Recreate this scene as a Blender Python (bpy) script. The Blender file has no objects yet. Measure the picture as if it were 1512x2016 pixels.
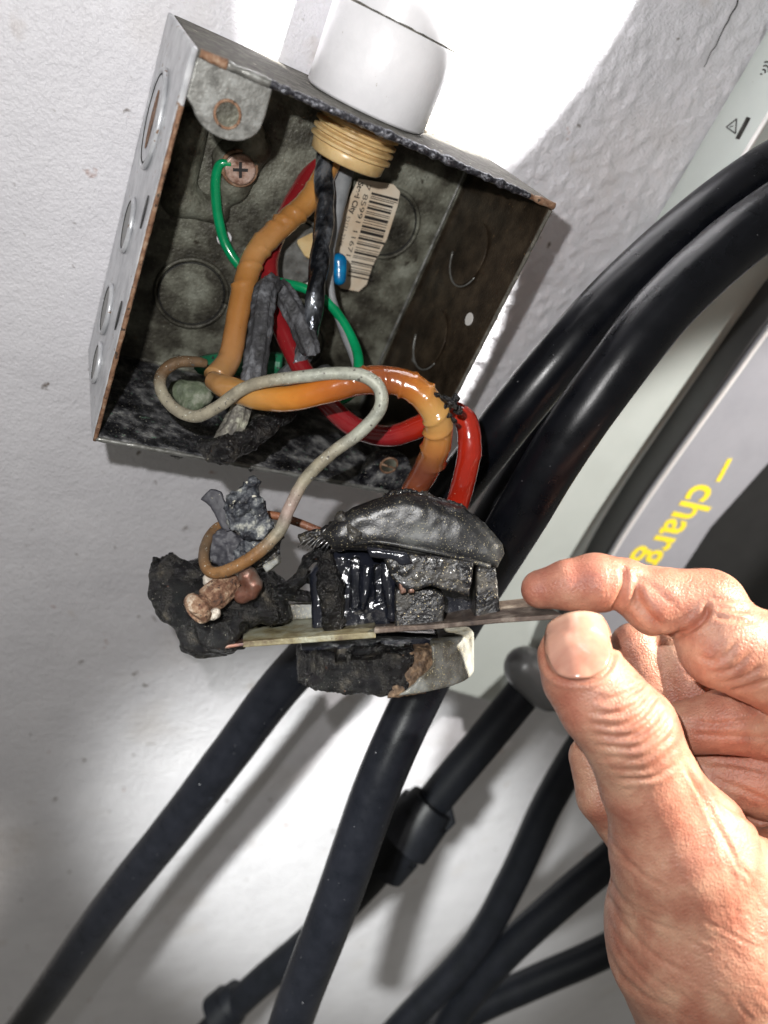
import bpy, math, random
import numpy as np
from mathutils import Vector, Matrix
from mathutils.bvhtree import BVHTree
random.seed(5)
SC = bpy.context.scene
COL = SC.collection
# ------------------------------------------------------------------ measured frame
# camera axes (x right, y down, z forward), centimetres, solved from the 10.2 cm square front of the steel box
F = 1523.; CX, CY = 756., 1008.
NI = np.array([-.408, -.83, 1.]); NL = np.linalg.norm(NI); NI = NI/NL          # into the wall
EX = np.array([.337, .055, .185]); EX = EX - NI*EX.dot(NI); EX /= np.linalg.norm(EX)
UP = np.cross(EX, NI)
def ray(px, py): return np.array([(px-CX)/F, (py-CY)/F, 1.])
def W(px, py, h): r = ray(px, py); return r*(33.85/NL-h)/r.dot(NI)             # point at height h over the wall
OB = W(180, 865, 5.4)+NI*5.4
R3 = np.stack([EX, NI, UP])                                                   # rows: world axes in measured axes
def tw(c): return (np.asarray(c, float)-OB) @ R3.T*.01                         # -> world metres
def B(x, y, z): return OB+EX*x+NI*y+UP*z                                        # box-local cm -> measured
def P(px, py, z): return ray(px, py)*z
# ------------------------------------------------------------------ camera, world, light
cd = bpy.data.cameras.new('camera'); cam = bpy.data.objects.new('camera', cd); COL.objects.link(cam)
cl = tw((0, 0, 0)); ax = R3[:, 0]; ay = -R3[:, 1]; az = -R3[:, 2]
cam.matrix_world = Matrix(((ax[0], ay[0], az[0], cl[0]), (ax[1], ay[1], az[1], cl[1]), (ax[2], ay[2], az[2], cl[2]), (0, 0, 0, 1)))
cd.sensor_fit = 'HORIZONTAL'; cd.sensor_width = 36; cd.lens = F*36/1512
cd.clip_start = .005; cd.clip_end = 50
cd.dof.use_dof = True; cd.dof.focus_distance = .212; cd.dof.aperture_fstop = 13
SC.camera = cam
wd = bpy.data.worlds.new('World'); SC.world = wd; wd.use_nodes = True
wd.node_tree.nodes['Background'].inputs[0].default_value = (1, .96, .86, 1)
wd.node_tree.nodes['Background'].inputs[1].default_value = .18
SC.view_settings.view_transform = 'Standard'; SC.view_settings.look = 'None'
SC.view_settings.exposure = 0; SC.view_settings.gamma = 1
def lamp(name, kind, src, dst, power, col=(1, 1, 1), size=.003, angle=30, blend=.2):
    l = bpy.data.lights.new(name, kind); o = bpy.data.objects.new(name, l); COL.objects.link(o)
    s = Vector(tw(src)); d = Vector(tw(dst)); o.location = s
    o.rotation_euler = (d-s).to_track_quat('-Z', 'Y').to_euler()
    l.energy = power; l.color = col; l.shadow_soft_size = size
    if kind == 'SPOT': l.spot_size = math.radians(angle); l.spot_blend = blend
    return o
lamp('phone_flash', 'POINT', (-1.9, -2.6, 0), (0, 0, 20), 1.85, (1, .985, .97), .0022)
lamp('sun_patch_lamp', 'SPOT', (36, -30, -30), W(985, -300, 0), 170, (1, .985, .965), .004, 10.9, .09)
lamp('sun_strip_lamp', 'SPOT', B(12.3, -27, 72), B(12.3, 0, 3.4), 150, (1, .985, .95), .002, 3.2, .2)
lamp('sun_wall_lamp', 'SPOT', (-14, -10, -40), W(720, 1740, 0), 112, (.98, 1, .96), .015, 20, 1)
lamp('sun_hand_lamp', 'SPOT', (56, -22, 3), P(1600, 1480, 19), 66, (1, .93, .82), .006, 16.5, .35)
lamp('sun_charger_lamp', 'SPOT', (50, -14, -10), P(1740, 960, 28), 27, (1, .96, .92), .006, 17, .5)
# ------------------------------------------------------------------ numpy noise
def vn(p, s, seed=0):
    q = p*s+seed*17.31; i = np.floor(q).astype(np.int64); f = q-i; f = f*f*(3-2*f); r = 0
    for dx in (0, 1):
        for dy in (0, 1):
            for dz in (0, 1):
                h = (i[..., 0]+dx)*374761393+(i[..., 1]+dy)*668265263+(i[..., 2]+dz)*2147483647+seed*97
                h = (h ^ (h >> 13))*1274126177 & 0x7fffffff; h = (h ^ (h >> 16)) & 0xffff
                w = (f[..., 0] if dx else 1-f[..., 0])*(f[..., 1] if dy else 1-f[..., 1])*(f[..., 2] if dz else 1-f[..., 2])
                r = r+w*(h/65535.)
    return r-.5
def fbm(p, s, o=3, seed=0, g=.5): return sum(vn(p, s*2**k, seed+k)*g**k for k in range(o))
# ------------------------------------------------------------------ object plumbing
ORG = {}
def mesh(name, v, faces, mat, parent=None, smooth=True, cols=None):
    v = tw(v)
    if parent is not None: org = ORG[parent.name]
    else: org = (v.max(0)+v.min(0))/2
    me = bpy.data.meshes.new(name); me.from_pydata((v-org).tolist(), [], [list(f) for f in faces])
    me.update()
    if smooth: me.polygons.foreach_set('use_smooth', [True]*len(me.polygons))
    if cols is not None:
        a = me.color_attributes.new('Col', 'FLOAT_COLOR', 'POINT')
        a.data.foreach_set('color', np.concatenate([cols, np.ones((len(cols), 1))], 1).ravel())
    if mat: me.materials.append(mat)
    o = bpy.data.objects.new(name, me); COL.objects.link(o)
    if parent is not None: o.parent = parent
    else: o.location = org
    ORG[o.name] = org
    return o
def tag(o, label, cat, group=None):
    o['label'] = label; o['category'] = cat
    if group: o['group'] = group
    return o
def thing(name, c, label, cat, group=None):
    o = bpy.data.objects.new(name, None); COL.objects.link(o); o.empty_display_size = .01
    o.location = tw(c); ORG[o.name] = tw(c)
    return tag(o, label, cat, group)
def bevel(o, w, seg=2):
    m = o.modifiers.new('bevel', 'BEVEL'); m.width = w*.01; m.segments = seg; m.limit_method = 'ANGLE'; m.angle_limit = .6
    return o
def sharp(o, ang=40):
    me = o.data
    import bmesh
    bm = bmesh.new(); bm.from_mesh(me)
    for e in bm.edges:
        if len(e.link_faces) == 2 and e.calc_face_angle() > math.radians(ang): e.smooth = False
    bm.to_mesh(me); bm.free(); return o
def catmull(pts, n):
    pts = [np.asarray(p, float) for p in pts]; pts = [2*pts[0]-pts[1]]+pts+[2*pts[-1]-pts[-2]]; out = []
    for i in range(1, len(pts)-2):
        a, b, c, d = pts[i-1:i+3]
        for k in range(n):
            t = k/n; out.append(.5*(2*b+(c-a)*t+(2*a-5*b+4*c-d)*t*t+(3*b-a-3*c+d)*t**3))
    out.append(pts[-2]); return np.array(out)
def tube_geo(path, rad, seg=20, mod=None, flat=1.):
    T = np.gradient(path, axis=0); T /= np.linalg.norm(T, axis=1)[:, None]
    u = np.cross(T[0], [0, 0, 1.]);
    if np.linalg.norm(u) < .1: u = np.cross(T[0], [0, 1., 0])
    u /= np.linalg.norm(u); V = []; s = np.concatenate([[0], np.cumsum(np.linalg.norm(np.diff(path, axis=0), axis=1))])
    ang = np.linspace(0, 2*math.pi, seg, endpoint=False)
    for i in range(len(path)):
        u = u-T[i]*u.dot(T[i]); u /= np.linalg.norm(u); w = np.cross(T[i], u)
        r = np.full(seg, rad[i])
        d = np.cos(ang)[:, None]*u+np.sin(ang)[:, None]*w*flat
        if mod is not None: r = r*mod(s[i], ang, path[i]+d*rad[i])
        V.append(path[i]+d*r[:, None])
    n = len(path); V = np.concatenate(V); Fc = []
    for i in range(n-1):
        for j in range(seg):
            k = (j+1) % seg; Fc.append((i*seg+j, (i+1)*seg+j, (i+1)*seg+k, i*seg+k))
    V = np.concatenate([V, path[:1], path[-1:]]); a = n*seg
    for j in range(seg):
        k = (j+1) % seg; Fc.append((a, j, k)); Fc.append((a+1, (n-1)*seg+k, (n-1)*seg+j))
    return V, Fc
def tube(name, pts, mat, parent=None, seg=20, n=10, mod=None, cols=None, flat=1.):
    """pts: (px,py,depth,radius)"""
    q = catmull([np.array(list(P(p[0], p[1], p[2]))+[p[3]]) for p in pts], n)
    V, Fc = tube_geo(q[:, :3], q[:, 3], seg, mod, flat); ca = None
    if cols is not None:
        c = catmull([np.array(c, float) for c in cols], n)[:len(q)] if len(cols) == len(pts) else np.tile(cols[0], (len(q), 1))
        ca = np.clip(np.concatenate([np.repeat(c, seg, 0), c[:1], c[-1:]]), 0, 1)
    return mesh(name, V, Fc, mat, parent, cols=ca)
def tube3(name, pts, rad, mat, parent=None, seg=16, n=8, mod=None):
    q = catmull([np.append(p, r) for p, r in zip(pts, rad)], n)
    V, Fc = tube_geo(q[:, :3], q[:, 3], seg, mod); return mesh(name, V, Fc, mat, parent)
def boxm(name, x, y, z, mat, parent, bev=0):
    """axis-aligned slab in wall coordinates (cm)"""
    V = [B(a, b, c) for a in x for b in y for c in z]
    o = mesh(name, np.array(V), [(0, 1, 3, 2), (4, 6, 7, 5), (0, 4, 5, 1), (2, 3, 7, 6), (0, 2, 6, 4), (1, 5, 7, 3)], mat, parent, smooth=False)
    if bev: bevel(o, bev)
    return o
def slab(name, outline, th, mat, parent=None, bev=0, smooth=False):
    """closed outline of measured points, extruded along th"""
    o = np.array(outline); n = len(o); V = np.concatenate([o, o+th]); Fc = [tuple(range(n)), tuple(range(2*n-1, n-1, -1))]
    Fc += [(i, i+n, (i+1) % n+n, (i+1) % n) for i in range(n)]
    ob = mesh(name, V, Fc, mat, parent, smooth)
    import bmesh
    bm = bmesh.new(); bm.from_mesh(ob.data); bmesh.ops.recalc_face_normals(bm, faces=bm.faces); bm.to_mesh(ob.data); bm.free()
    if bev: bevel(ob, bev, 3)
    return ob
def disc(c, u, v, ru, rv, n=40): return [c+u*ru*math.cos(t)+v*rv*math.sin(t) for t in np.linspace(0, 2*math.pi, n, endpoint=False)]
# ------------------------------------------------------------------ implicit surfaces
def nets(f, org, h):
    s = f < 0; nx, ny, nz = f.shape
    c = np.zeros((nx-1, ny-1, nz-1, 3)); m = np.zeros((nx-1, ny-1, nz-1)); off = [(a, b, d) for a in (0, 1) for b in (0, 1) for d in (0, 1)]
    sl = lambda o: tuple(slice(o[k], o[k]+(nx, ny, nz)[k]-1) for k in range(3))
    for a in off:
        for k in range(3):
            if a[k]: continue
            b = list(a); b[k] = 1; fa = f[sl(a)]; fb = f[sl(b)]; x = (fa < 0) != (fb < 0)
            t = np.where(x, fa/np.where(x, fa-fb, 1), 0)
            for q in range(3): c[..., q] += np.where(x, a[q]+(t if q == k else 0), 0)
            m += x
    act = m > 0; idx = -np.ones(act.shape, np.int64); idx[act] = np.arange(act.sum())
    g = np.argwhere(act); V = (g+c[act]/m[act][:, None])*h+org; Q = []
    for k in range(3):
        a = [slice(1, -1)]*3; a[k] = slice(0, -1); b = [slice(1, -1)]*3; b[k] = slice(1, None)
        sa = s[tuple(a)]; sb = s[tuple(b)]; x = np.argwhere(sa != sb); fl = sa[sa != sb]
        x = x+1; x[:, k] -= 1; u, v = (k+1) % 3, (k+2) % 3
        def I(du, dv):
            y = x.copy(); y[:, u] -= du; y[:, v] -= dv; return idx[y[:, 0], y[:, 1], y[:, 2]]
        q = np.stack([I(0, 0), I(1, 0), I(1, 1), I(0, 1)], 1); q[~fl] = q[~fl][:, ::-1]; Q.append(q)
    return V, np.concatenate(Q)
def relax(V, Q, it):
    for _ in range(it):
        acc = np.zeros_like(V); cnt = np.zeros(len(V))
        for a in range(4):
            for b in ((a+1) % 4, (a+3) % 4):
                np.add.at(acc, Q[:, a], V[Q[:, b]]); np.add.at(cnt, Q[:, a], 1)
        V = V*.4+.6*acc/cnt[:, None]
    return V
def vnorm(V, Q):
    n = np.cross(V[Q[:, 2]]-V[Q[:, 0]], V[Q[:, 3]]-V[Q[:, 1]]); N = np.zeros_like(V)
    for k in range(4): np.add.at(N, Q[:, k], n)
    return N/np.maximum(np.linalg.norm(N, axis=1), 1e-9)[:, None]
def smin(a, b, k): h = np.clip(.5+.5*(b-a)/k, 0, 1); return b+(a-b)*h-k*h*(1-h)
def cap(p, a, b, ra, rb):
    ba = b-a; t = np.clip((p-a)@ba/max(ba.dot(ba), 1e-9), 0, 1); return np.linalg.norm(p-a-t[..., None]*ba, axis=-1)-(ra+(rb-ra)*t)
def grid(lo, hi, h):
    a = [np.arange(lo[k], hi[k], h) for k in range(3)]; return np.stack(np.meshgrid(*a, indexing='ij'), -1).astype(np.float32)
def polysd(x, y, poly):
    d = np.full(x.shape, 1e9); ins = np.zeros(x.shape, bool); n = len(poly)
    for i in range(n):
        ax_, ay_ = poly[i]; bx, by = poly[(i+1) % n]; ex, ey = bx-ax_, by-ay_
        t = np.clip(((x-ax_)*ex+(y-ay_)*ey)/(ex*ex+ey*ey+1e-12), 0, 1); d = np.minimum(d, (x-ax_-t*ex)**2+(y-ay_-t*ey)**2)
        c = (ay_ > y) != (by > y); ins ^= c & (x < ex*(y-ay_)/(ey if abs(ey) > 1e-9 else 1e-9)+ax_)
    return np.where(ins, -1, 1)*np.sqrt(d)
def prims_sdf(p, prims, k):
    f = None
    for q in prims:
        if q[0] == 'c': d = cap(p, P(*q[1][:3]), P(*q[2][:3]), q[1][3], q[2][3])
        elif q[0] == 's': d = np.linalg.norm(p-P(*q[1][:3]), axis=-1)-q[1][3]
        elif q[0] == 'd':      # disc with upright axis: centre, radius, half height, rounding, tilt
            c = P(*q[1]); x_ = p-c; y_ = x_[..., 1]+q[5]*x_[..., 0]; a_ = np.hypot(x_[..., 0], x_[..., 2])-q[2]+q[4]; b_ = np.abs(y_)-q[3]+q[4]
            d = np.minimum(np.maximum(a_, b_), 0)+np.sqrt(np.maximum(a_, 0)**2+np.maximum(b_, 0)**2)-q[4]
        else:
            _, pl, z0, z1, rd = q; zm = (z0+z1)/2; pl = [((a-CX)/F*zm, (b-CY)/F*zm) for a, b in pl]
            d2 = polysd(p[..., 0], p[..., 1], pl)+rd; dz = np.maximum(z0-p[..., 2], p[..., 2]-z1)+rd
            d = np.minimum(np.maximum(d2, dz), 0)+np.sqrt(np.maximum(d2, 0)**2+np.maximum(dz, 0)**2)-rd
        f = d if f is None else smin(f, d, k)
    return f
def blob(name, prims, mat, parent=None, h=.05, k=.12, nz=((0, 1),), seed=0, it=1, cut=None):
    pts = []
    for q in prims:
        if q[0] == 'c':
            for e in q[1:3]: pts += [P(*e[:3])-e[3], P(*e[:3])+e[3]]
        elif q[0] == 's': pts += [P(*q[1][:3])-q[1][3], P(*q[1][:3])+q[1][3]]
        elif q[0] == 'd': pts += [P(*q[1])-[q[2], q[3]+.3, q[2]], P(*q[1])+[q[2], q[3]+.3, q[2]]]
        else:
            zm = (q[2]+q[3])/2
            for a, b in q[1]: c = P(a, b, zm); pts += [np.array([c[0], c[1], q[2]]), np.array([c[0], c[1], q[3]])]
    pts = np.array(pts); p = grid(pts.min(0)-.3, pts.max(0)+.3, h); f = prims_sdf(p, prims, k)
    for amp, s in nz:
        if amp: f = f+amp*2*fbm(p, s, 3, seed)
    if cut is not None: f = np.maximum(f, -(prims_sdf(p, cut, .05)+.06*fbm(p, 5, 2, 3)))
    V, Q = nets(f, pts.min(0)-.3, h); V = relax(V, Q, it) if it else V
    return mesh(name, V, Q, mat, parent)
# ------------------------------------------------------------------ materials
def M(name, cols, scale=1., rough=.5, metal=0., bump=0., bs=4., det=6, speck=None, attr=False, coat=0., sss=None, stretch=None, rv=0., spec=.5, bump2=None, dist=.02, extra=None):
    """cols: [(pos, rgb)] over a noise; scales are per centimetre"""
    m = bpy.data.materials.new(name); m.use_nodes = True; nt = m.node_tree; N = nt.nodes; L = nt.links; b = N['Principled BSDF']
    tc = N.new('ShaderNodeTexCoord'); mp = N.new('ShaderNodeMapping'); L.new(tc.outputs['Object'], mp.inputs[0])
    st = stretch or (1, 1, 1); mp.inputs['Scale'].default_value = (100*st[0], 100*st[1], 100*st[2])
    if not isinstance(cols, list): cols = [(0, cols)]
    nz = N.new('ShaderNodeTexNoise'); nz.inputs['Scale'].default_value = scale; nz.inputs['Detail'].default_value = det; nz.inputs['Roughness'].default_value = .62
    L.new(mp.outputs[0], nz.inputs[0]); cr = N.new('ShaderNodeValToRGB'); e = cr.color_ramp.elements
    while len(e) < len(cols): e.new(.5)
    while len(e) > len(cols): e.remove(e[-1])
    for k, (pp, c) in enumerate(cols): e[k].position = pp; e[k].color = (*c, 1)
    L.new(nz.outputs[0], cr.inputs[0]); out = cr.outputs[0]
    if attr:
        at = N.new('ShaderNodeAttribute'); at.attribute_name = 'Col'; mx = N.new('ShaderNodeMix'); mx.data_type = 'RGBA'; mx.blend_type = 'MULTIPLY'; mx.inputs[0].default_value = 1
        L.new(at.outputs[0], mx.inputs[6]); L.new(out, mx.inputs[7]); out = mx.outputs[2]
    for sp in (speck or []):
        sc, th, c = sp[:3]; n2 = N.new('ShaderNodeTexNoise'); n2.inputs['Scale'].default_value = sc; n2.inputs['Detail'].default_value = sp[3] if len(sp) > 3 else 2
        L.new(mp.outputs[0], n2.inputs[0]); r = N.new('ShaderNodeMapRange'); r.inputs[1].default_value = th; r.inputs[2].default_value = th+(sp[4] if len(sp) > 4 else .04)
        L.new(n2.outputs[0], r.inputs[0]); mx = N.new('ShaderNodeMix'); mx.data_type = 'RGBA'; L.new(r.outputs[0], mx.inputs[0]); L.new(out, mx.inputs[6]); mx.inputs[7].default_value = (*c, 1); out = mx.outputs[2]
    if extra: out = extra(N, L, tc, out)
    L.new(out, b.inputs['Base Color']); b.inputs['Metallic'].default_value = metal; b.inputs['Roughness'].default_value = rough
    b.inputs['Specular IOR Level'].default_value = spec; b.inputs['Coat Weight'].default_value = coat; b.inputs['Coat Roughness'].default_value = .08
    if rv:
        r = N.new('ShaderNodeMapRange'); r.inputs[1].default_value = .35; r.inputs[2].default_value = .65; r.inputs[3].default_value = max(rough-rv, .03); r.inputs[4].default_value = min(rough+rv, 1)
        L.new(nz.outputs[0], r.inputs[0]); L.new(r.outputs[0], b.inputs['Roughness'])
    if sss: b.inputs['Subsurface Weight'].default_value = sss[0]; b.inputs['Subsurface Radius'].default_value = sss[1]; b.inputs['Subsurface Scale'].default_value = sss[2]
    nrm = None
    for bb in ([(bump, bs)] if bump else [])+(bump2 or []):
        if len(bb) > 2 and bb[2] == 'v': n3 = N.new('ShaderNodeTexVoronoi'); n3.feature = 'DISTANCE_TO_EDGE'
        else: n3 = N.new('ShaderNodeTexNoise'); n3.inputs['Detail'].default_value = 5
        n3.inputs['Scale'].default_value = bb[1]; src = mp
        if len(bb) > 3:
            src = N.new('ShaderNodeMapping'); src.inputs['Scale'].default_value = tuple(100*x for x in bb[3][:3])
            if len(bb[3]) > 3: src.inputs['Rotation'].default_value = tuple(math.radians(x) for x in bb[3][3:])
            L.new(tc.outputs['Object'], src.inputs[0])
        L.new(src.outputs[0], n3.inputs[0]); bn = N.new('ShaderNodeBump'); bn.inputs['Strength'].default_value = min(1, bb[0]); bn.inputs['Distance'].default_value = dist*.01*max(1, bb[0])
        L.new(n3.outputs[0], bn.inputs['Height'])
        if nrm: L.new(nrm, bn.inputs['Normal'])
        nrm = bn.outputs[0]
    if nrm: L.new(nrm, b.inputs['Normal'])
    return m
g = lambda v: (v, v, v)
m_galv = M('galvanised', [(.25, (.13, .13, .12)), (.5, (.25, .25, .235)), (.75, (.36, .37, .36))], 3, .42, .55, .5, 14, rv=.12)
m_back = M('sooty_zinc', [(.33, (.014, .012, .008)), (.45, (.06, .056, .042)), (.56, (.16, .16, .125)), (.70, (.31, .32, .265))], .75, .5, .2, 1, 10, 12,
           speck=[(12, .67, (.40, .40, .33), 6, .10), (3.2, .64, (.035, .028, .018), 8, .08)], dist=.035)
m_brown = M('smoked_zinc', [(.3, (.012, .008, .005)), (.5, (.040, .028, .018)), (.7, (.085, .062, .040))], 1.2, .33, .3, .6, 14, 8, speck=[(9, .70, (.14, .09, .05))], dist=.02)
m_char = M('char_crust', [(.36, (.004, .004, .006)), (.48, (.022, .022, .026)), (.56, (.10, .10, .105)), (.68, (.30, .30, .29))], 1.7, .5, .05, 1, 7, 10,
           speck=[(16, .66, (.42, .40, .34)), (6, .70, (.12, .20, .15))], rv=.25, dist=.08)
m_lip = M('dusty_steel', [(.3, (.04, .037, .03)), (.5, (.105, .098, .082)), (.7, (.19, .18, .15))], 4, .85, 0, 1, 22, 8, speck=[(20, .66, (.03, .028, .025)), (3.4, .72, (.55, .5, .42))], dist=.03)
m_rim = M('sooty_rim', [(.3, (.01, .01, .014)), (.5, (.05, .05, .06)), (.68, (.35, .36, .40))], 9, .3, .5, 1, 16, 6, dist=.04)
m_rust = M('rust', [(.3, (.10, .045, .025)), (.5, (.24, .13, .075)), (.7, (.38, .27, .19))], 5, .75, .1, 1, 16, 7, speck=[(7, .62, (.05, .03, .02))], dist=.03)
m_paintsteel = M('painted_galv', [(.3, (.36, .37, .39)), (.6, (.60, .61, .63))], 1.5, .32, .25, .3, 8, 5, speck=[(5, .68, (.22, .14, .09))])
m_wall_x = None
def wall_extra(N, L, tc, out):
    def mix(fac, a, c, f=1.):
        mx = N.new('ShaderNodeMix'); mx.data_type = 'RGBA'; L.new(fac, mx.inputs[0]); L.new(a, mx.inputs[6]); mx.inputs[7].default_value = (*c, 1); return mx.outputs[2]
    for sc, th, c, wdt in ((160, .685, (.16, .13, .11), .06), (95, .71, (.34, .17, .12), .06), (48, .67, (.50, .44, .40), .14), (14, .60, (.60, .56, .54), .25)):
        n = N.new('ShaderNodeTexNoise'); n.inputs['Scale'].default_value = sc; n.inputs['Detail'].default_value = 3; L.new(tc.outputs['Object'], n.inputs[0])
        r = N.new('ShaderNodeMapRange'); r.inputs[1].default_value = th; r.inputs[2].default_value = th+wdt; L.new(n.outputs[0], r.inputs[0]); out = mix(r.outputs[0], out, c)
    return out
m_wall = M('stucco_paint', [(.3, (.66, .65, .685)), (.7, (.755, .745, .78))], .35, .40, 0, 1, 1.1, 4, spec=.45, bump2=[(1, 3.2), (1, 10)], dist=.05, extra=wall_extra)
m_pvc = M('painted_pvc', [(.3, (.74, .735, .76)), (.7, (.83, .825, .85))], 1, .35, 0, .6, 5, speck=[(6, .74, (.45, .42, .38))])
m_thread = M('heated_plastic', [(.3, (.42, .27, .11)), (.55, (.66, .48, .24)), (.75, (.72, .60, .38))], .9, .32, 0, .2, 5, sss=(.2, (1, .6, .3), .003))
m_tan = M('heat_tanned_insulation', [(.3, (.86, .84, .8)), (.7, (1, 1, 1))], 1.6, .2, 0, .7, 3.0, attr=True, coat=.7, sss=(.12, (1, .4, .1), .002), speck=[(17, .74, (.06, .03, .01))], dist=.03)
m_red = M('red_insulation', [(.3, (.75, .75, .75)), (.7, (1, 1, 1))], 1.5, .2, 0, .4, 4, attr=True, coat=.6, speck=[(20, .74, (.5, .35, .25))], dist=.03)
m_blackwire = M('black_insulation', [(.42, (.02, .022, .028)), (.52, (.12, .13, .15)), (.62, (.42, .45, .50))], 1.6, .2, .75, 1, 4, coat=.6, dist=.07, stretch=(1, 1, .45))  # pale grey bands put the wire's silver highlights into the colour
m_sootwire = M('sooty_insulation', [(.3, g(.02)), (.5, (.05, .05, .055)), (.7, (.17, .175, .19))], 2.5, .6, 0, 1, 9, dist=.05, stretch=(1, 1, .5))
m_greywire = M('grey_insulation', [(.3, (.16, .17, .18)), (.7, (.34, .35, .36))], 1.5, .35, 0, .4, 5)
m_green = M('green_insulation', [(.3, (.0, .20, .07)), (.7, (.005, .34, .13))], 1.2, .22, 0, .2, 4, coat=.5)
m_dgreen = M('green_plastic_cap', [(.3, (.01, .06, .03)), (.7, (.015, .17, .08))], 2, .35, 0, .5, 6, speck=[(8, .62, (.03, .03, .03))])
m_bare = M('scorched_bare_wire', [(.3, (.6, .6, .6)), (.55, (1, 1, 1)), (.75, (1.15, 1.15, 1.1))], 3.5, .5, .1, .7, 14, attr=True, speck=[(9, .66, (.10, .09, .08)), (16, .68, (.6, .62, .55))], dist=.02)
m_blue = M('blue_plastic', [(.3, (.0, .10, .28)), (.7, (.005, .25, .52))], 3, .25, 0, .3, 4, coat=.4)
m_paper = M('aged_label', [(.3, (.55, .40, .26)), (.5, (.68, .58, .45)), (.7, (.74, .67, .56))], .7, .4, 0, .1, 6)
m_ink = M('ink', (.025, .022, .02), 3, .5)
m_yell = M('yellow_print', [(.3, (.90, .68, .03)), (.7, (.95, .76, .05))], 3, .4)
m_rubber = M('black_rubber_cable', [(.3, (.0025, .003, .0045)), (.7, (.005, .0055, .008))], 1.2, .30, 0, .3, 22, rv=.05, spec=.30, speck=[(9, .755, (.2, .2, .21)), (2.6, .72, (.02, .024, .035), 6, .1)], dist=.008)
m_rubber2 = M('dusty_rubber', [(.3, (.0025, .003, .004)), (.7, (.0045, .005, .007))], 1.2, .45, 0, .3, 12, spec=.15)
m_chg = M('pale_plastic', [(.3, (.50, .54, .51)), (.7, (.55, .59, .56))], .5, .33, 0, .1, 30, speck=[(3, .78, (.3, .27, .2))])
m_dark = M('charcoal_plastic', [(.3, g(.035)), (.7, g(.045))], 1, .45, 0, .2, 40, dist=.004)
m_silver = M('silver_plastic', [(.3, (.33, .33, .36)), (.7, (.38, .38, .41))], .6, .42, .15, .1, 50, dist=.003)
m_litw = M('painted_light', [(.3, (.72, .70, .68)), (.7, (.78, .76, .74))], 1, .3, .1)  # off-white that stands in for edge highlights and daylight
m_recess = M('black_recess', [(.3, g(.010)), (.7, g(.014))], 1, .6)
m_plast = M('melted_black_plastic', [(.3, (.006, .006, .008)), (.5, (.014, .014, .016)), (.62, (.05, .046, .04))], 2.2, .36, 0, .8, 7, 8, rv=.14,
            speck=[(24, .66, (.50, .42, .26)), (11, .72, (.45, .42, .34))], coat=.2, dist=.06)
m_gloss = M('molten_plastic', [(.3, (.005, .006, .010)), (.7, (.018, .020, .030))], 1.3, .13, 0, .8, 2.6, coat=.6, speck=[(22, .74, (.4, .35, .25))], dist=.07)
m_dustsheen = M('dust_and_sheen_cover', [(.40, (.010, .010, .012)), (.50, (.03, .031, .033)), (.60, (.13, .135, .13))], .45, .42, 0, .35, 14, 5, rv=.1,  # specks are dust; the broad grey patches paint the cover's sheen
           speck=[(28, .645, (.42, .37, .24)), (13, .72, (.36, .31, .19))], dist=.02)
m_lump = M('burnt_lump', [(.40, (.002, .002, .003)), (.52, (.009, .0085, .009)), (.62, (.03, .027, .023)), (.74, (.14, .12, .09))], 2.0, .26, 0, 1, 6, 10, bump2=[(1, 22)],
           speck=[(17, .70, (.36, .33, .27)), (4.5, .74, (.16, .06, .03))], rv=.18, dist=.08)
m_ash = M('grey_ash_flake', [(.38, (.012, .013, .018)), (.48, (.045, .05, .062)), (.56, (.13, .14, .15)), (.65, (.48, .48, .42))], 2.6, .55, 0, 1, 5, 9, speck=[(8, .66, (.62, .60, .50), 5)], dist=.07)
m_ash2 = M('slate_flake', [(.3, (.03, .03, .038)), (.7, (.062, .062, .075))], 2, .55, 0, .4, 9, speck=[(14, .72, (.3, .28, .2))])
m_screw = M('rust_crusted_metal', [(.34, (.04, .022, .014)), (.46, (.15, .07, .04)), (.57, (.30, .19, .12)), (.70, (.55, .47, .38))], 3.5, .8, 0, 1, 10, 9, speck=[(12, .64, (.05, .03, .025))], dist=.10)
m_crust = M('white_crust', [(.3, (.20, .13, .09)), (.5, (.62, .56, .48)), (.7, (.82, .80, .72))], 4, .8, 0, 1, 10, 8, dist=.1)
m_copper = M('heat_stained_copper', [(.3, (.05, .035, .04)), (.5, (.17, .07, .045)), (.7, (.24, .20, .17))], 1.6, .4, .4, .6, 6)
m_strap = M('heat_stained_strap', [(.38, (.07, .045, .025)), (.5, (.22, .19, .11)), (.62, (.32, .32, .25))], .8, .45, .25, .6, 14, 6, speck=[(17, .66, (.10, .07, .04)), (2.2, .66, (.10, .06, .045), 3, .2)], dist=.02)
m_strap2 = M('rusty_strap', [(.3, (.05, .035, .03)), (.5, (.14, .105, .085)), (.7, (.34, .29, .24))], 1.8, .6, .25, .8, 14, 6, dist=.03)
m_face = M('pale_burnt_face', [(.38, (.09, .08, .06)), (.5, (.22, .225, .21)), (.62, (.36, .37, .35))], 1.0, .45, 0, .5, 14, 6, speck=[(24, .62, (.5, .44, .28)), (2, .70, (.45, .30, .12), 3, .15)], dist=.02)
m_wood = M('charred_fibre', [(.3, (.03, .02, .015)), (.5, (.12, .075, .045)), (.7, (.30, .20, .12))], 7, .7, 0, 1, 12, 8, stretch=(1, .4, 1), dist=.06)
m_screwhd = M('rusty_screw', [(.3, (.16, .07, .04)), (.5, (.42, .28, .22)), (.7, (.55, .42, .36))], 4, .5, .35, .7, 12)
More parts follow.
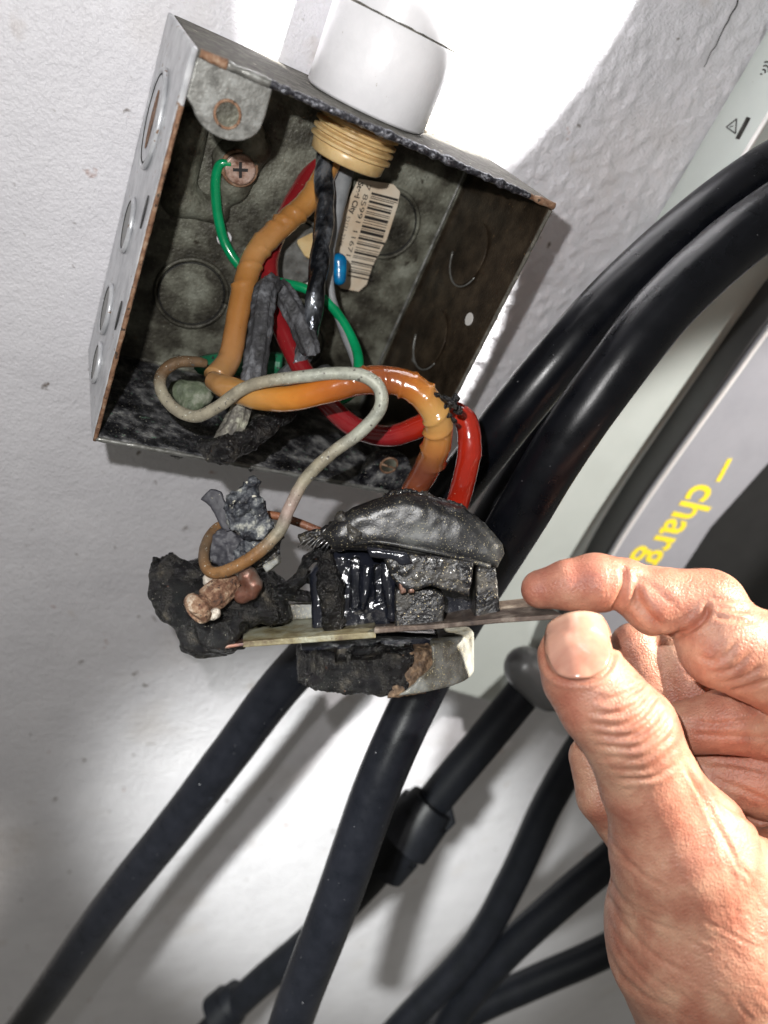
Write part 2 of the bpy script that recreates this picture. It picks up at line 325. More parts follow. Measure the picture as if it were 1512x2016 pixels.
m_skin = M('skin', [(.34, (.35, .135, .088)), (.5, (.44, .21, .14)), (.64, (.52, .295, .20))], 1.1, .42, 0, .5, 16, 7, speck=[(9, .74, (.30, .09, .06), 3, .1)], sss=(.12, (1, .35, .18), .003), attr=True,
           bump2=[(.8, 5.5, 'n', (1, 1, .35, 20, 30, 0)), (.9, 13, 'v', (1, 1, .55, 10, 40, 15)), (.6, 26, 'n', (1, 1, 1))], dist=.022, spec=.55)
m_nail = M('nail', [(.36, (.42, .195, .14)), (.62, (.54, .30, .22))], .9, .22, 0, .25, 9, 4, sss=(.2, (1, .4, .2), .003), attr=True, stretch=(1, 1, .3), coat=.2, dist=.01)

# ================================================================== THE SETTING
def wall():
    xs = np.concatenate([np.arange(-60, -14, 4.), np.arange(-14, 8, .25), np.arange(8, 22, .09), np.arange(22, 40, .25), np.arange(40, 200, 4.)]); zs = np.concatenate([np.arange(-130, -44, 4.), np.arange(-44, -4, .25), np.arange(-4, 22, .09), np.arange(22, 30, .25), np.arange(30, 70, 4.)])
    X, Z = np.meshgrid(xs, zs, indexing='ij'); q = np.stack([X, 0*X, Z], -1)
    edge = np.clip((X-8)/4, 0, 1)*np.clip((Z+4)/4, 0, 1)
    n1 = fbm(q*np.array([1.25, 1, .8]), 2.6, 3, 2, .45); H = -(.05*fbm(q, .35, 2, 1)+(.008+.15*edge)*np.maximum(n1, -.10))
    V = OB+X[..., None]*EX+H[..., None]*NI+Z[..., None]*UP; a, b = X.shape; I = np.arange(a*b).reshape(a, b)
    Q = np.stack([I[:-1, :-1], I[1:, :-1], I[1:, 1:], I[:-1, 1:]], -1).reshape(-1, 4)
    o = mesh('wall', V.reshape(-1, 3), Q, m_wall); o['kind'] = 'structure'
wall()
ck = catmull([W(1458, -30, .06), W(1449, 10, .07), W(1430, 45, .07), W(1412, 85, .07), W(1400, 105, .07), W(1386, 132, .07)], 8)
ck += fbm(ck, 3, 2, 4)[:, None]*.1*EX
V, Fc = tube_geo(ck, np.linspace(.03, .012, len(ck)), 6)
tag(mesh('wall_crack', V, Fc, m_ink), 'thin dark crack running down the white stucco wall beside the charger', 'crack')

# ================================================================== STEEL BOX
S = 10.2; T = .16
bx = thing('junction_box', B(S/2, 0, S/2), 'square scorched steel junction box open at the front, fixed to the white wall', 'junction box')
boxm('back_panel', (T, S-T), (-.16, -.02), (T, S-T), m_back, bx)
boxm('side_wall', (0, T), (-5.4, -.02), (0, S), m_paintsteel, bx, .05)['label'] = 'pale outer side wall with knockouts and a rusty front edge'
boxm('side_wall', (S-T, S), (-5.4, -.02), (0, S-T-.002), m_brown, bx, .04)['label'] = 'smoke-browned right side wall'
boxm('side_wall', (T+.002, S), (-5.4, -.02), (S-T, S), m_lip, bx, .04)['label'] = 'dusty top wall under the white conduit'
boxm('side_wall', (T+.002, S-T-.002), (-5.4, -.02), (0, T), m_char, bx, .04)['label'] = 'charred bottom wall'
# inner lining of the left wall and crusts: real deposits with relief
def patch(name, o, u, v, nu, nv, lift, amp, s, mat, seed, down=0., edge=.0):
    a, b = np.meshgrid(np.linspace(0, 1, nu), np.linspace(0, 1, nv), indexing='ij'); N = np.cross(u, v); N /= np.linalg.norm(N)
    q = o+a[..., None]*u+b[..., None]*v
    h = amp*np.maximum(0, fbm(q, s, 4, seed)+.18); h = h*np.clip(np.minimum(np.minimum(a, 1-a), np.minimum(b, 1-b))*12, 0, 1)+lift
    q = q+N*h[..., None]; I = np.arange(nu*nv).reshape(nu, nv)
    Q = np.stack([I[:-1, :-1], I[1:, :-1], I[1:, 1:], I[:-1, 1:]], -1).reshape(-1, 4)
    # closing skirt down onto the sheet
    V = q.reshape(-1, 3); bd = list(I[:, 0])+list(I[-1, 1:])+list(I[-2::-1, -1])+list(I[0, -2:0:-1]); k = len(V)
    V = np.concatenate([V, V[bd]-N*(lift+.0)]); m = len(bd)
    Q = np.concatenate([Q, [(bd[i], bd[(i+1) % m], k+(i+1) % m, k+i) for i in range(m)]])
    return mesh(name, V, Q, mat, bx)
patch('soot_crust', B(T+.02, -.18, T), EX*9.8, -NI*5.18, 230, 130, .02, 1.0, 2.3, m_char, 3)
patch('soot_lining', B(T, -5.3, .2), NI*5.1, UP*9.7, 60, 100, .012, .05, 2, m_brown, 6)
patch('inner_dust', B(T+.05, -.16, T+.05), EX*9.7, UP*9.7, 120, 120, .012, .06, 1.2, m_back, 9)
def edge(name, a, b, mat, r=.075, amp=.35, seed=0, n=60):
    q = np.array([a+(b-a)*t for t in np.linspace(0, 1, n)]); r_ = r*(1+amp*2*fbm(q*1., 5, 3, seed))
    V, Fc = tube_geo(q, r_, 10, lambda s, an, pp: 1+.3*vn(pp, 9, seed)); return mesh(name, V, Fc, mat, bx)
edge('rusted_rim', B(.09, -5.42, 0), B(.09, -5.42, S-1.2), m_rust, .06, .2)
edge('sooty_rim', B(1.8, -5.42, S-.07), B(9.3, -5.42, S-.07), m_rim, .095, .4, 2, 120)
edge('rusted_rim', B(9.3, -5.42, S-.07), B(10.15, -5.42, S-.07), m_rust, .09, .3, 3, 20)
edge('rusted_rim', B(.2, -5.42, S-.07), B(.8, -5.42, S-.07), m_rust, .10, .2, 5, 14)
edge('bright_rim', B(.8, -5.42, S-.07), B(1.8, -5.42, S-.07), m_galv, .095, .15, 4, 20)
edge('pale_rim', B(S-.07, -5.40, 0), B(S-.07, -5.40, S-.2), m_lip, .06, .08, 7, 90)
edge('dusty_rim', B(.1, -5.42, .06), B(S-.1, -5.42, .06), m_galv, .07, .35, 8, 90)
# mounting ears
def ear(cx, cz, sx, sz, mt=m_galv):
    pts = [B(cx, -5.38, cz)]
    R = 1.5; ol = [(0, 0), (1.75, 0), (1.78, -.6)]+[(.95+.82*math.cos(t), -.78-.62*math.sin(t)) for t in np.linspace(.15, math.pi-.35, 12)]+[(.0, -.85)]
    o = slab('mounting_ear', [B(cx+sx*a, -5.36, cz-sz*b) for a, b in ol], NI*.15, mt, bx, .04)
    h = slab('screw_hole', disc(B(cx+sx*.95, -5.375, cz+sz*.86), EX, UP, .26, .26, 24), NI*.01, m_back, o)
    V, Fc = tube_geo(np.array(disc(B(cx+sx*.95, -5.37, cz+sz*.86), EX, UP, .29, .29, 30)+[B(cx+sx*(.95+.29), -5.37, cz+sz*.86)]), np.full(31, .035), 8)
    mesh('hole_rim', V, Fc, m_rust, o)
ear(T, S-T, 1, -1); ear(S-T, T, -1, 1, m_char)
# embossed pad round the ground screw
blob('embossed_pad', [('c', (465, 318, 23.2, .75), (455, 360, 23.5, .6)), ('c', (478, 225, 21.9, .32), (508, 290, 22.8, .42)), ('c', (375, 250, 22.1, .5), (350, 390, 23.3, .45)), ('c', (350, 390, 23.3, .45), (430, 420, 23.9, .35))], m_back, bx, .06, .4, ((.012, 3),), 2, 3)
gs = B(2.8, -.75, 7.23)
sc = slab('ground_screw', disc(gs, EX, UP, .46, .44, 36), -NI*.14, m_screwhd, bx, .06)
V, Fc = tube_geo(np.array(disc(gs+NI*.03, EX, UP, .50, .48, 36)+[gs+NI*.03+EX*.5]), np.full(37, .06), 8); mesh('washer', V, Fc, m_rust, sc)
gt = gs-NI*.145
for a, b in ((EX, UP), (UP, EX)):
    a2 = a*math.cos(.3)+b*math.sin(.3)*(1 if a is EX else -1); b2 = np.cross(a2, NI)
    slab('cross_slot', [gt+a2*x+b2*y for x, y in ((-.22, -.045), (.22, -.045), (.22, .045), (-.22, .045))], -NI*(.006 if a is EX else .009), m_recess, sc)
def ko(cx, cy, cz, u, v, r, mat=m_back, ring=True, rim=m_back, nm='knockout', out=None):
    c = B(cx, cy, cz); n = np.cross(u, v) if out is None else out
    o = slab(nm, disc(c, u, v, r, r, 48), n*.05, mat, bx, .015)
    if ring and mat is not m_brown:
        V, Fc = tube_geo(np.array(disc(c+n*.02, u, v, r*1.12, r*1.12, 60)+[c+n*.02+u*r*1.12]), np.full(61, .07), 8); mesh('knockout_ring', V, Fc, rim, o)
        V, Fc = tube_geo(np.array(disc(c+n*.05, u, v, r*1.02, r*1.02, 60)+[c+n*.05+u*r*1.02]), np.full(61, .018), 8); mesh('knockout_groove', V, Fc, m_recess, o)
    if mat is m_brown:
        q = disc(c+n*.03, u, v, r*1.05, r*1.05, 60)[34:58]; V, Fc = tube_geo(np.array(q), np.linspace(.02, .045, 24), 8); mesh('arc_highlight', V, Fc, m_galv, o)  # lighter arc modelled in as the highlight along the knockout edge
    return o
ko(2.62, -.25, 2.95, EX, UP, 1.02, rim=m_back, out=-NI)
ko(5.3, -.25, 5.2, EX, UP, 1.05, m_galv, rim=m_galv, out=-NI)
ko(8.0, -.25, 7.1, EX, UP, 1.0, m_back, out=-NI); ko(3.08, -.25, 5.0, EX, UP, .23, m_pvc, False, nm='rivet', out=-NI)
ko(6.6, -.25, 2.2, EX, UP, .9, m_back, out=-NI)
for y, z, r in ((-2.6, 7.6, 1.0), (-2.7, 4.6, 1.0)): ko(S-T-.03, y, z, NI, UP, r, m_brown, rim=m_brown, out=-EX)
slab('pry_slot', [B(S-T-.02, y, z) for y, z in ((-2.5, 3.5), (-2.1, 3.5), (-2.1, 3.9), (-2.3, 4.1), (-2.5, 3.9))], -EX*.02, m_galv, bx)
slab('small_hole', disc(B(S-T-.01, -4.3, 6.1), NI, UP, .22, .2, 24), -EX*.02, m_litw, bx)['label'] = 'small hole with its daylight put in as a white disc'  # white disc paints the daylight showing in the hole
for y, z, r, in ((-2.6, 8.0, 1.05), (-2.6, 5.2, .62), (-2.4, 2.6, .62), (-3.1, 1.2, .5)):
    ko(-.03, y, z, NI, UP, r, m_galv if r < .9 else m_paintsteel, rim=m_paintsteel, out=-EX)
for z in (6.3, 3.5):
    slab('screw_slot', disc(B(-.01, -4.75, z), NI, UP, .13, .42, 20), -EX*.02, m_recess, bx)
slab('rust_stain', disc(B(-.09, -2.7, 8.0), NI, UP, .28, .72, 24), -EX*.01, m_rust, bx)
ov = slab('oval_hole', disc(B(3.9, -1.5, T+.3), EX, NI, .62, .5, 30), UP*.02, m_back, bx)
# faint crease between back and right wall
edge('bend_line', B(S-T-.15, -.22, .3), B(S-T-.15, -.22, S-.4), m_galv, .05, .3, 11)

# barcode label on the back panel, traced corners
lab_h = .45
def LP(px, py, h=lab_h): return W(px, py, h)
ol = [(706, 352), (775, 363), (788, 378), (783, 405), (762, 470), (733, 525), (722, 560), (706, 574), (672, 568), (660, 555), (658, 500), (664, 450), (688, 390)]
lb = slab('barcode_label', [LP(*q) for q in ol], NI*.02, m_paper, bx)
a0 = LP(732, 378); a1 = LP(683, 545)        # along the barcode
ud = (a1-a0)/np.linalg.norm(a1-a0); vd = np.cross(NI, ud)
if vd.dot(LP(780, 390)-LP(730, 378)) < 0: vd = -vd
ln = np.linalg.norm(a1-a0); x = 0.; Vb = []; Fb = []; pat = '3111123211321112411212311142113211231211321114211312112321'; k = 0
for i, c in enumerate(pat):
    w = int(c)*ln/sum(int(q) for q in pat)
    if i % 2 == 0:
        s = len(Vb); L_ = .84 if i not in (0, 2, 30, 56) else .95
        for (p_, q_) in ((x, 0), (x+w*.9, 0), (x+w*.9, L_), (x, L_)): Vb.append(a0+ud*p_+vd*q_-NI*.004)
        Fb.append((s, s+1, s+2, s+3))
    x += w
mesh('barcode', np.array(Vb), Fb, m_ink, lb, False)
def text(body, org, xd, yd, size, mat, name, parent, h=.004, bold=0., fit=None):
    cu = bpy.data.curves.new(name, 'FONT'); cu.body = body; cu.size = 1; cu.offset = bold
    t = bpy.data.objects.new('t', cu); COL.objects.link(t); dg = bpy.context.evaluated_depsgraph_get(); me = bpy.data.meshes.new_from_object(t.evaluated_get(dg))
    v = np.array([q.co[:] for q in me.vertices]); fs = [tuple(p_.vertices) for p_ in me.polygons]; bpy.data.objects.remove(t)
    if fit: v[:, 0] *= fit/v[:, 0].max()/size
    xd = xd/np.linalg.norm(xd); yd = yd-xd*xd.dot(yd); yd = yd/np.linalg.norm(yd); n = np.cross(xd, yd)
    if n.dot(NI) > 0: n = -n
    V = org+v[:, :1]*size*xd+v[:, 1:2]*size*yd+n*h
    return mesh(name, V, fs, mat, parent, False)
tu = vd
text('Steel City', LP(706, 357), ud, tu, .25, m_ink, 'printed_text', lb, .006, .03, 1.02)
text('52171-234K', LP(683, 424), ud, tu, .18, m_ink, 'printed_text', lb, .006, 0, 1.02)
text('7 85991 11671', LP(722, 361), ud, tu, .235, m_ink, 'printed_text', lb, .006, .0, 2.35)

# ================================================================== CONDUIT
cn = thing('conduit', B(5.15, -2.5, S), 'white painted plastic conduit with a glued sleeve rising from the top of the steel box', 'conduit')
ca = lambda z: B(5.15, -2.5, z)
def cyl(name, z0, z1, r, mat, par, n=64, prof=None):
    pr = prof or [(z0, r), (z1, r)]; path = np.array([ca(z) for z, _ in pr]); V, Fc = tube_geo(path, [q for _, q in pr], n); return sharp(mesh(name, V, Fc, mat, par), 50)
cyl('sleeve', 0, 0, 0, m_pvc, cn, prof=[(S+.02, 1.62), (S+.1, 1.7), (12.26, 1.72), (12.33, 1.68)])
cyl('pipe', 12.2, 60, 1.6, m_pvc, cn)
V, Fc = tube_geo(np.array([ca(12.35)+EX*1.64*math.cos(t)+NI*1.64*math.sin(t) for t in np.linspace(0, 2*math.pi, 60)]), np.full(60, .028), 8, lambda s, a, p: 1+1.2*vn(p, 6, 3)); mesh('dirty_seam', V, Fc, m_lip, cn)
pr = [(8.75, .98), (8.8, 1.05), (9.05, 1.08)]
for i in range(5):
    z = 9.08+i*.2; pr += [(z, 1.06), (z+.05, 1.18), (z+.12, 1.18), (z+.17, 1.06)]
pr += [(S-T-.03, 1.3), (S-T-.01, 1.3)]
ct = cyl('threaded_end', 0, 0, 0, m_thread, cn, prof=pr)
ctr = [ca(S-.25)+(EX*math.cos(t)+NI*math.sin(t))*(1.32+.05*random.random()) for t in np.linspace(0, 2*math.pi, 160)]
V, Fc = tube_geo(np.array(ctr), np.full(160, .09), 8, lambda s, a, p: 1+1.2*vn(p, 8, 3)); mesh('crusted_locknut', V, Fc, m_crust, cn)
# lumps of plaster and rust along the back edge of the top wall
tag(blob('plaster_crumbs', [('s', (345, 45, 20.3, .12)), ('s', (632, 178, 20.6, .10)), ('s', (650, 185, 20.8, .08)), ('c', (700, 215, 21, .05), (780, 252, 21.4, .07)), ('s', (862, 268, 23.2, .16)), ('s', (880, 275, 23.4, .14)), ('c', (838, 255, 22.6, .08), (855, 205, 22.9, .09))], m_crust, None, .035, .08, ((.04, 5),), 3),
    'pale crumbs of plaster and rust on the dusty top of the steel box', 'debris')

# ================================================================== WIRES
def wr(a, s=3., seed=0): return lambda s_, an, p: 1+a*2*fbm(p, s, 2, seed)
def rings(pos, amp=.08, w=.05, a=.03, seed=0):
    return lambda s_, an, p: 1+a*2*fbm(p, 2.5, 2, seed)+sum(amp*np.exp(-((s_-q+.12*np.cos(an))/w)**2)*(.5+.5*np.cos(an-q*3)) for q in pos)
tan = (.42, .19, .055); tan2 = (.48, .24, .085)
tag(tube('orange_wire', [(660, 300, 23.2, .33), (615, 385, 23.2, .34), (560, 440, 23, .34), (506, 495, 22.8, .34), (482, 560, 22.6, .34), (465, 640, 22.4, .33), (452, 705, 22.1, .34), (425, 745, 21.6, .36)],
    m_tan, None, 24, 14, rings([1.2, 1.6, 2.3, 2.7, 3.0, 3.5, 3.9, 4.5, 5.1], .20, .05, .035, 1), [(.5, .25, .08), (.5, .24, .07), tan, tan2, tan, (.42, .19, .06), (.46, .23, .09), (.40, .22, .09)]),
    'tan heat-glazed wire coming down from the conduit inside the steel box', 'wire', 'burnt wires')
tag(tube('orange_wire', [(418, 748, 21.3, .26), (450, 765, 20.9, .33), (505, 780, 20.5, .345), (570, 785, 20.2, .35), (640, 768, 20, .36), (700, 752, 19.9, .36), (765, 748, 19.9, .36), (820, 768, 19.9, .37), (858, 815, 20, .37), (862, 865, 20.4, .375), (845, 915, 20.9, .37), (818, 960, 21.4, .36), (785, 1020, 22, .35)],
    m_tan, None, 24, 14, rings([4.4, 4.8, 5.2, 5.6, 6.0, 6.4, 6.9, 7.3, 7.9, 8.4], .22, .045, .05, 2),
    [(.36, .20, .09), (.42, .22, .08), (.50, .25, .07), (.52, .20, .03), (.45, .13, .018), (.30, .085, .02), (.26, .07, .02), (.44, .15, .025), (.52, .29, .09), (.44, .18, .045), (.17, .048, .02), (.19, .05, .02), (.15, .04, .02)]),
    'thick orange and brown scorched wire arching out of the box into the burnt outlet', 'wire', 'burnt wires')
tag(blob('burnt_spot', [('s', (880, 800, 19.8, .14)), ('s', (893, 795, 19.8, .10)), ('s', (884, 818, 19.8, .09)), ('c', (855, 775, 19.65, .05), (892, 795, 19.6, .12)), ('s', (893, 826, 19.9, .09)), ('s', (902, 808, 19.9, .12)), ('s', (898, 785, 19.8, .10))], m_lump, None, .025, .04, ((.05, 7),), 4, 0),
    'black blistered burn spot on the bend of the orange wire', 'burn mark')
rc = (.25, .014, .018); rc2 = (.40, .020, .008)
tag(tube('red_wire', [(640, 300, 24, .26), (598, 360, 24, .27), (560, 430, 23.9, .28), (530, 510, 23.6, .29), (540, 600, 23.2, .29), (565, 670, 23, .29), (600, 735, 22.8, .30), (645, 795, 22.6, .31), (700, 842, 22.4, .31), (765, 858, 22.2, .31), (825, 840, 21.9, .32), (875, 812, 21.6, .32), (915, 825, 21.4, .32), (925, 880, 21.4, .33), (915, 940, 21.7, .33), (895, 1010, 22.2, .33)],
    m_red, None, 24, 12, rings([12.4, 13.0, 14.1, 14.7, 15.4], .06, .05, .03, 4), [rc]*10+[rc2]*6), 'glossy red wire looping through the box and down into the burnt outlet', 'wire', 'burnt wires')
tag(tube('black_wire', [(650, 260, 23.1, .24), (637, 340, 22.9, .25), (640, 420, 22.7, .25), (630, 500, 22.5, .25), (622, 570, 22.4, .24), (612, 650, 22.5, .22), (585, 715, 22.8, .20)],
    m_blackwire, None, 24, 26, lambda s_, an, p: 1+.20*np.abs(np.sin(an*1.0-s_*2.6))+.10*fbm(p, 3, 3, 1)), 'shiny black twisted wire hanging from the conduit beside the barcode label', 'wire', 'burnt wires')
tag(tube('black_wire', [(628, 290, 24.3, .13), (585, 345, 24.4, .13), (545, 405, 24.5, .12), (530, 425, 24.6, .10)], m_blackwire, None, 16, 8, wr(.08)), 'short thin black wire behind the red wire under the conduit', 'wire', 'burnt wires')
tag(tube('grey_wire', [(690, 290, 23.9, .30), (672, 360, 23.8, .30), (660, 430, 23.8, .22), (650, 500, 23.9, .14), (652, 575, 24, .12), (672, 640, 24, .13), (700, 715, 23.8, .13), (706, 760, 23.5, .12)], m_greywire, None, 20, 10, wr(.05)), 'grey wire behind the shiny black wire, thinning towards the bottom', 'wire', 'burnt wires')
tag(tube('green_wire', [(455, 322, 22.5, .09), (432, 325, 22.5, .13), (424, 365, 22.9, .155), (430, 430, 23.4, .155), (446, 485, 23.8, .155), (480, 530, 24, .155), (540, 553, 24, .15), (600, 568, 23.9, .15), (650, 600, 24, .15), (690, 660, 23.9, .15), (706, 715, 23.6, .16), (690, 775, 23.3, .16), (640, 795, 23.3, .16)],
    m_green, None, 18, 12, wr(.02)), 'thin green ground wire running from the rusty screw across the back of the box', 'wire', 'burnt wires')
tag(tube('wire_cap', [(392, 722, 23.8, .18), (402, 720, 23.7, .30), (450, 716, 23.6, .34), (520, 716, 23.6, .36), (556, 720, 23.6, .36)], m_dgreen, None, 28, 10, lambda s_, an, p: 1+.05*np.sign(np.sin(an*10))), 'dark green ribbed wire cap lying behind the tan wire', 'wire cap')
tag(blob('wire_cap', [('c', (667, 515, 24.2, .26), (668, 548, 24.3, .22))], m_blue, None, .04, .1, ((.01, 3),)), 'blue plastic wire cap beside the barcode label', 'wire cap')
tag(blob('tape_patch', [('p', [(585, 455), (610, 440), (625, 470), (618, 515), (600, 505), (585, 480)], 25.0, 25.15, .03)], m_thread, None, .04), 'small yellowed patch of paper behind the shiny black wire', 'patch')
grv = lambda s_, an, p: 1+.13*np.sin(an*7)+.20*fbm(p, 5, 3, 3)
tag(tube('charred_wire', [(540, 556, 22.4, .28), (522, 580, 22, .31), (512, 650, 21.6, .31), (503, 720, 21.2, .32), (495, 765, 21, .32)], m_sootwire, None, 28, 16, grv), 'charred black wire stub hanging upright in the middle of the box', 'wire', 'charred wire stubs')
tag(tube('charred_wire', [(545, 560, 22.6, .24), (562, 585, 22.6, .30), (590, 635, 22.5, .31), (610, 685, 22.3, .29), (613, 695, 22.3, .22)], m_sootwire, None, 28, 16, grv), 'grey sooty wire stub leaning right beside the shiny black wire', 'wire', 'charred wire stubs')
tag(tube('charred_wire', [(480, 790, 21.2, .26), (465, 830, 21, .29), (445, 868, 20.8, .31), (432, 885, 20.8, .28)], M('frayed_strands', [(.3, (.03, .03, .03)), (.5, (.16, .15, .13)), (.7, (.55, .56, .44))], 3, .6, .1, 1, 8, 8, stretch=(1, 1, .4), speck=[(3, .68, (.45, .16, .08))], dist=.06), None, 28, 16, grv), 'whitened frayed wire end standing on the charred bottom of the box', 'wire', 'charred wire stubs')
tag(blob('char_lump', [('c', (400, 880, 20.6, .22), (440, 888, 20.4, .32)), ('c', (440, 888, 20.4, .32), (480, 870, 21, .30)), ('c', (480, 870, 21, .3), (560, 805, 22.3, .38)), ('s', (420, 895, 20.6, .22))], m_lump, None, .035, .15, ((.08, 4),), 5, 0), 'black char lump at the foot of the frayed wire end', 'char')
tag(blob('char_lump', [('c', (600, 700, 23, .25), (565, 745, 23.3, .30)), ('c', (565, 745, 23.3, .3), (555, 800, 23.4, .3)), ('s', (640, 740, 23.6, .35))], m_sootwire, None, .05, .2, ((.05, 4),), 8, 1), 'sooty lump where the wires meet behind the orange wire', 'char')
tag(blob('wood_chip', [('c', (355, 770, 23.5, .34), (395, 775, 23.5, .36)), ('s', (375, 800, 23.4, .3))], M('mossy_residue', [(.3, (.05, .06, .04)), (.5, (.14, .17, .11)), (.7, (.36, .36, .30))], 2, .6, 0, 1, 6, 8, dist=.06), None, .05, .3, ((.05, 3),), 5), 'greenish lump of residue inside the loop of the pale bare wire', 'residue')
g1 = (.31, .28, .21); g2 = (.36, .37, .31); cp = (.27, .14, .055); c2 = (.16, .10, .055)
tag(tube('bare_wire', [(405, 716, 21.8, .12), (385, 712, 21.6, .15), (345, 715, 21.3, .165), (318, 738, 21.1, .165), (318, 770, 20.9, .165), (345, 805, 20.7, .165), (385, 820, 20.5, .165), (430, 800, 20.3, .165), (480, 765, 20.1, .165), (530, 750, 19.9, .16), (600, 741, 19.7, .165), (660, 735, 19.6, .165), (715, 740, 19.5, .17), (747, 765, 19.5, .17), (748, 805, 19.6, .17), (710, 850, 19.8, .17), (650, 895, 20, .165), (600, 945, 20.2, .165), (570, 1000, 20.3, .165), (550, 1045, 20.4, .17), (505, 1090, 20.4, .17), (450, 1122, 20.5, .165), (415, 1126, 20.7, .16), (401, 1100, 21, .15), (410, 1060, 21.4, .14), (435, 1033, 21.8, .13), (480, 1012, 22.2, .12), (540, 1015, 22.5, .12), (590, 1030, 22.6, .12), (640, 1050, 22.6, .12)],
    m_bare, None, 18, 10, wr(.04, 5), [c2, c2, c2, c2, g1, g1, g1, g1, g1, g1, g2, g2, g2, g2, g2, g2, g1, g1, (.40, .30, .26), g1, cp, cp, cp, c2, c2, cp, cp, (.3, .12, .06), (.3, .12, .06), (.2, .08, .05)]),
    'pale bare ground wire looping out of the box and round the burnt outlet', 'wire', 'burnt wires')

# ================================================================== BURNT OUTLET
rs = thing('burnt_outlet', P(800, 1180, 22), 'melted black power outlet held out of the box by its metal strap', 'power outlet')
def quadplate(name, near, far, th, mat, par, bev=.03):
    o = slab(name, [P(*q) for q in near]+[P(*q) for q in far[::-1]], th, mat, par, bev); return o
quadplate('strap', [(478, 1263, 21.0), (600, 1254, 20.7), (740, 1244, 20.4)], [(480, 1222, 23.3), (600, 1212, 23.1), (738, 1207, 22.9)], np.array([0, .17, .0]), m_strap, rs)
quadplate('strap', [(736, 1238, 20.4), (860, 1229, 20.1), (985, 1217, 19.8), (1108, 1209, 19.5)], [(738, 1222, 22.9), (860, 1212, 22.6), (985, 1183, 22.2), (1045, 1176, 22.0)], np.array([0, .13, 0]), m_strap2, rs)['label'] = 'rusty bare end of the strap pinched by the fingers'
quadplate('copper_tab', [(430, 1272, 21), (486, 1264, 21)], [(430, 1262, 22), (486, 1255, 22)], np.array([0, .1, 0]), m_copper, rs)
cov = [(640, 1050), (668, 1022), (700, 1000), (745, 984), (800, 972), (850, 982), (900, 1000), (945, 1030), (975, 1066), (978, 1085), (965, 1112), (930, 1108), (860, 1096), (780, 1080), (700, 1078), (660, 1076)]
blob('rear_cover', [('p', cov, 20.6, 24.2, .45)], m_dustsheen, rs, .045, .1, ((.04, 1.0), (.014, 4)), 1, 1)
V, Fc = tube_geo(catmull([P(695, 1070, 20.75), P(740, 1066, 20.55), (P(800, 1075, 20.5)), P(880, 1092, 20.5), P(965, 1116, 20.6)], 10), np.full(41, .07), 10); mesh('cover_rim', V, Fc, m_dustsheen, rs)
tube('torn_edge', [(742, 990, 21.3, .05), (770, 978, 21.2, .13), (800, 968, 21.1, .10), (830, 975, 21.1, .12), (865, 984, 21.2, .07), (905, 1000, 21.2, .10), (950, 1030, 21.2, .05)], m_plast, rs, 14, 22, lambda s_, an, p: 1+1.6*fbm(p, 7, 3, 4))
for k_ in range(9):
    x_ = 590+9*k_; tube('torn_shred', [(x_+24, 1058-k_, 21.0, .06), (x_+8, 1066+2*(k_ % 3), 20.95, .045), (x_-4, 1078+3*(k_ % 4), 20.9, .012)], m_plast, rs, 8, 4)
blob('torn_flap', [('p', [(590, 1056), (603, 1046), (632, 1042), (650, 1030), (690, 1005), (705, 1050), (700, 1078), (668, 1083), (645, 1068), (625, 1062), (612, 1078), (606, 1066), (598, 1072)], 21.0, 21.5, .08), ('c', (672, 1022, 20.9, .2), (700, 1050, 20.8, .28))], m_plast, rs, .035, .12, ((.05, 4), (.03, 9)), 2, 0)
blob('cover_skirt', [('p', [(750, 1078), (930, 1105), (922, 1172), (870, 1160), (845, 1150), (820, 1158), (790, 1162), (768, 1130)], 20.3, 21.2, .1)], m_plast, rs, .04, .1, ((.03, 2), (.02, 7)), 3, 0)
blob('cover_skirt', [('p', [(722, 1075), (800, 1085), (815, 1110), (790, 1112), (775, 1100), (728, 1095)], 20.2, 20.9, .1)], m_gloss, rs, .04, .1, ((.02, 2),), 4, 1)
blob('body_block', [('p', [(776, 1150), (846, 1150), (868, 1160), (868, 1222), (776, 1228)], 20.7, 23.4, .06)], m_plast, rs, .045, .05, ((.012, 4),), 5, 1)
blob('body_block', [('p', [(928, 1108), (964, 1112), (974, 1205), (925, 1210)], 20.7, 23.2, .06)], m_plast, rs, .045, .05, ((.012, 4),), 6, 1)
blob('body_core', [('p', [(690, 1085), (930, 1095), (960, 1205), (690, 1225)], 21.9, 24.5, .1)], m_gloss, rs, .06, .05, ((.02, 2),), 7, 1)
blob('molten_body', [('p', [(655, 1082), (728, 1082), (770, 1110), (772, 1225), (620, 1232), (618, 1120)], 21.5, 24.6, .25), ('c', (724, 1120, 21.5, .16), (714, 1200, 21.4, .10)), ('c', (764, 1112, 21.3, .2), (770, 1218, 21.2, .12))], m_gloss, rs, .045, .12, ((.07, 1.3), (.03, 4)), 8, 1,
     cut=[('p', [(690, 1100), (706, 1100), (704, 1200), (688, 1205)], 20, 22.3, .05), ('p', [(736, 1112), (750, 1112), (752, 1190), (738, 1190)], 20, 22.1, .05)])
blob('contact_blade', [('p', [(784, 1146), (798, 1143), (800, 1166), (788, 1170)], 20.3, 20.6, .04), ('p', [(803, 1146), (814, 1145), (815, 1166), (804, 1168)], 20.3, 20.6, .04)], m_copper, rs, .03, .03, ((.02, 5),), 9, 0)
blob('inner_post', [('c', (640, 1095, 21.4, .22), (650, 1150, 21.2, .34)), ('c', (650, 1150, 21.2, .34), (655, 1225, 21.3, .30))], m_lump, rs, .035, .1, ((.06, 4),), 10, 0)
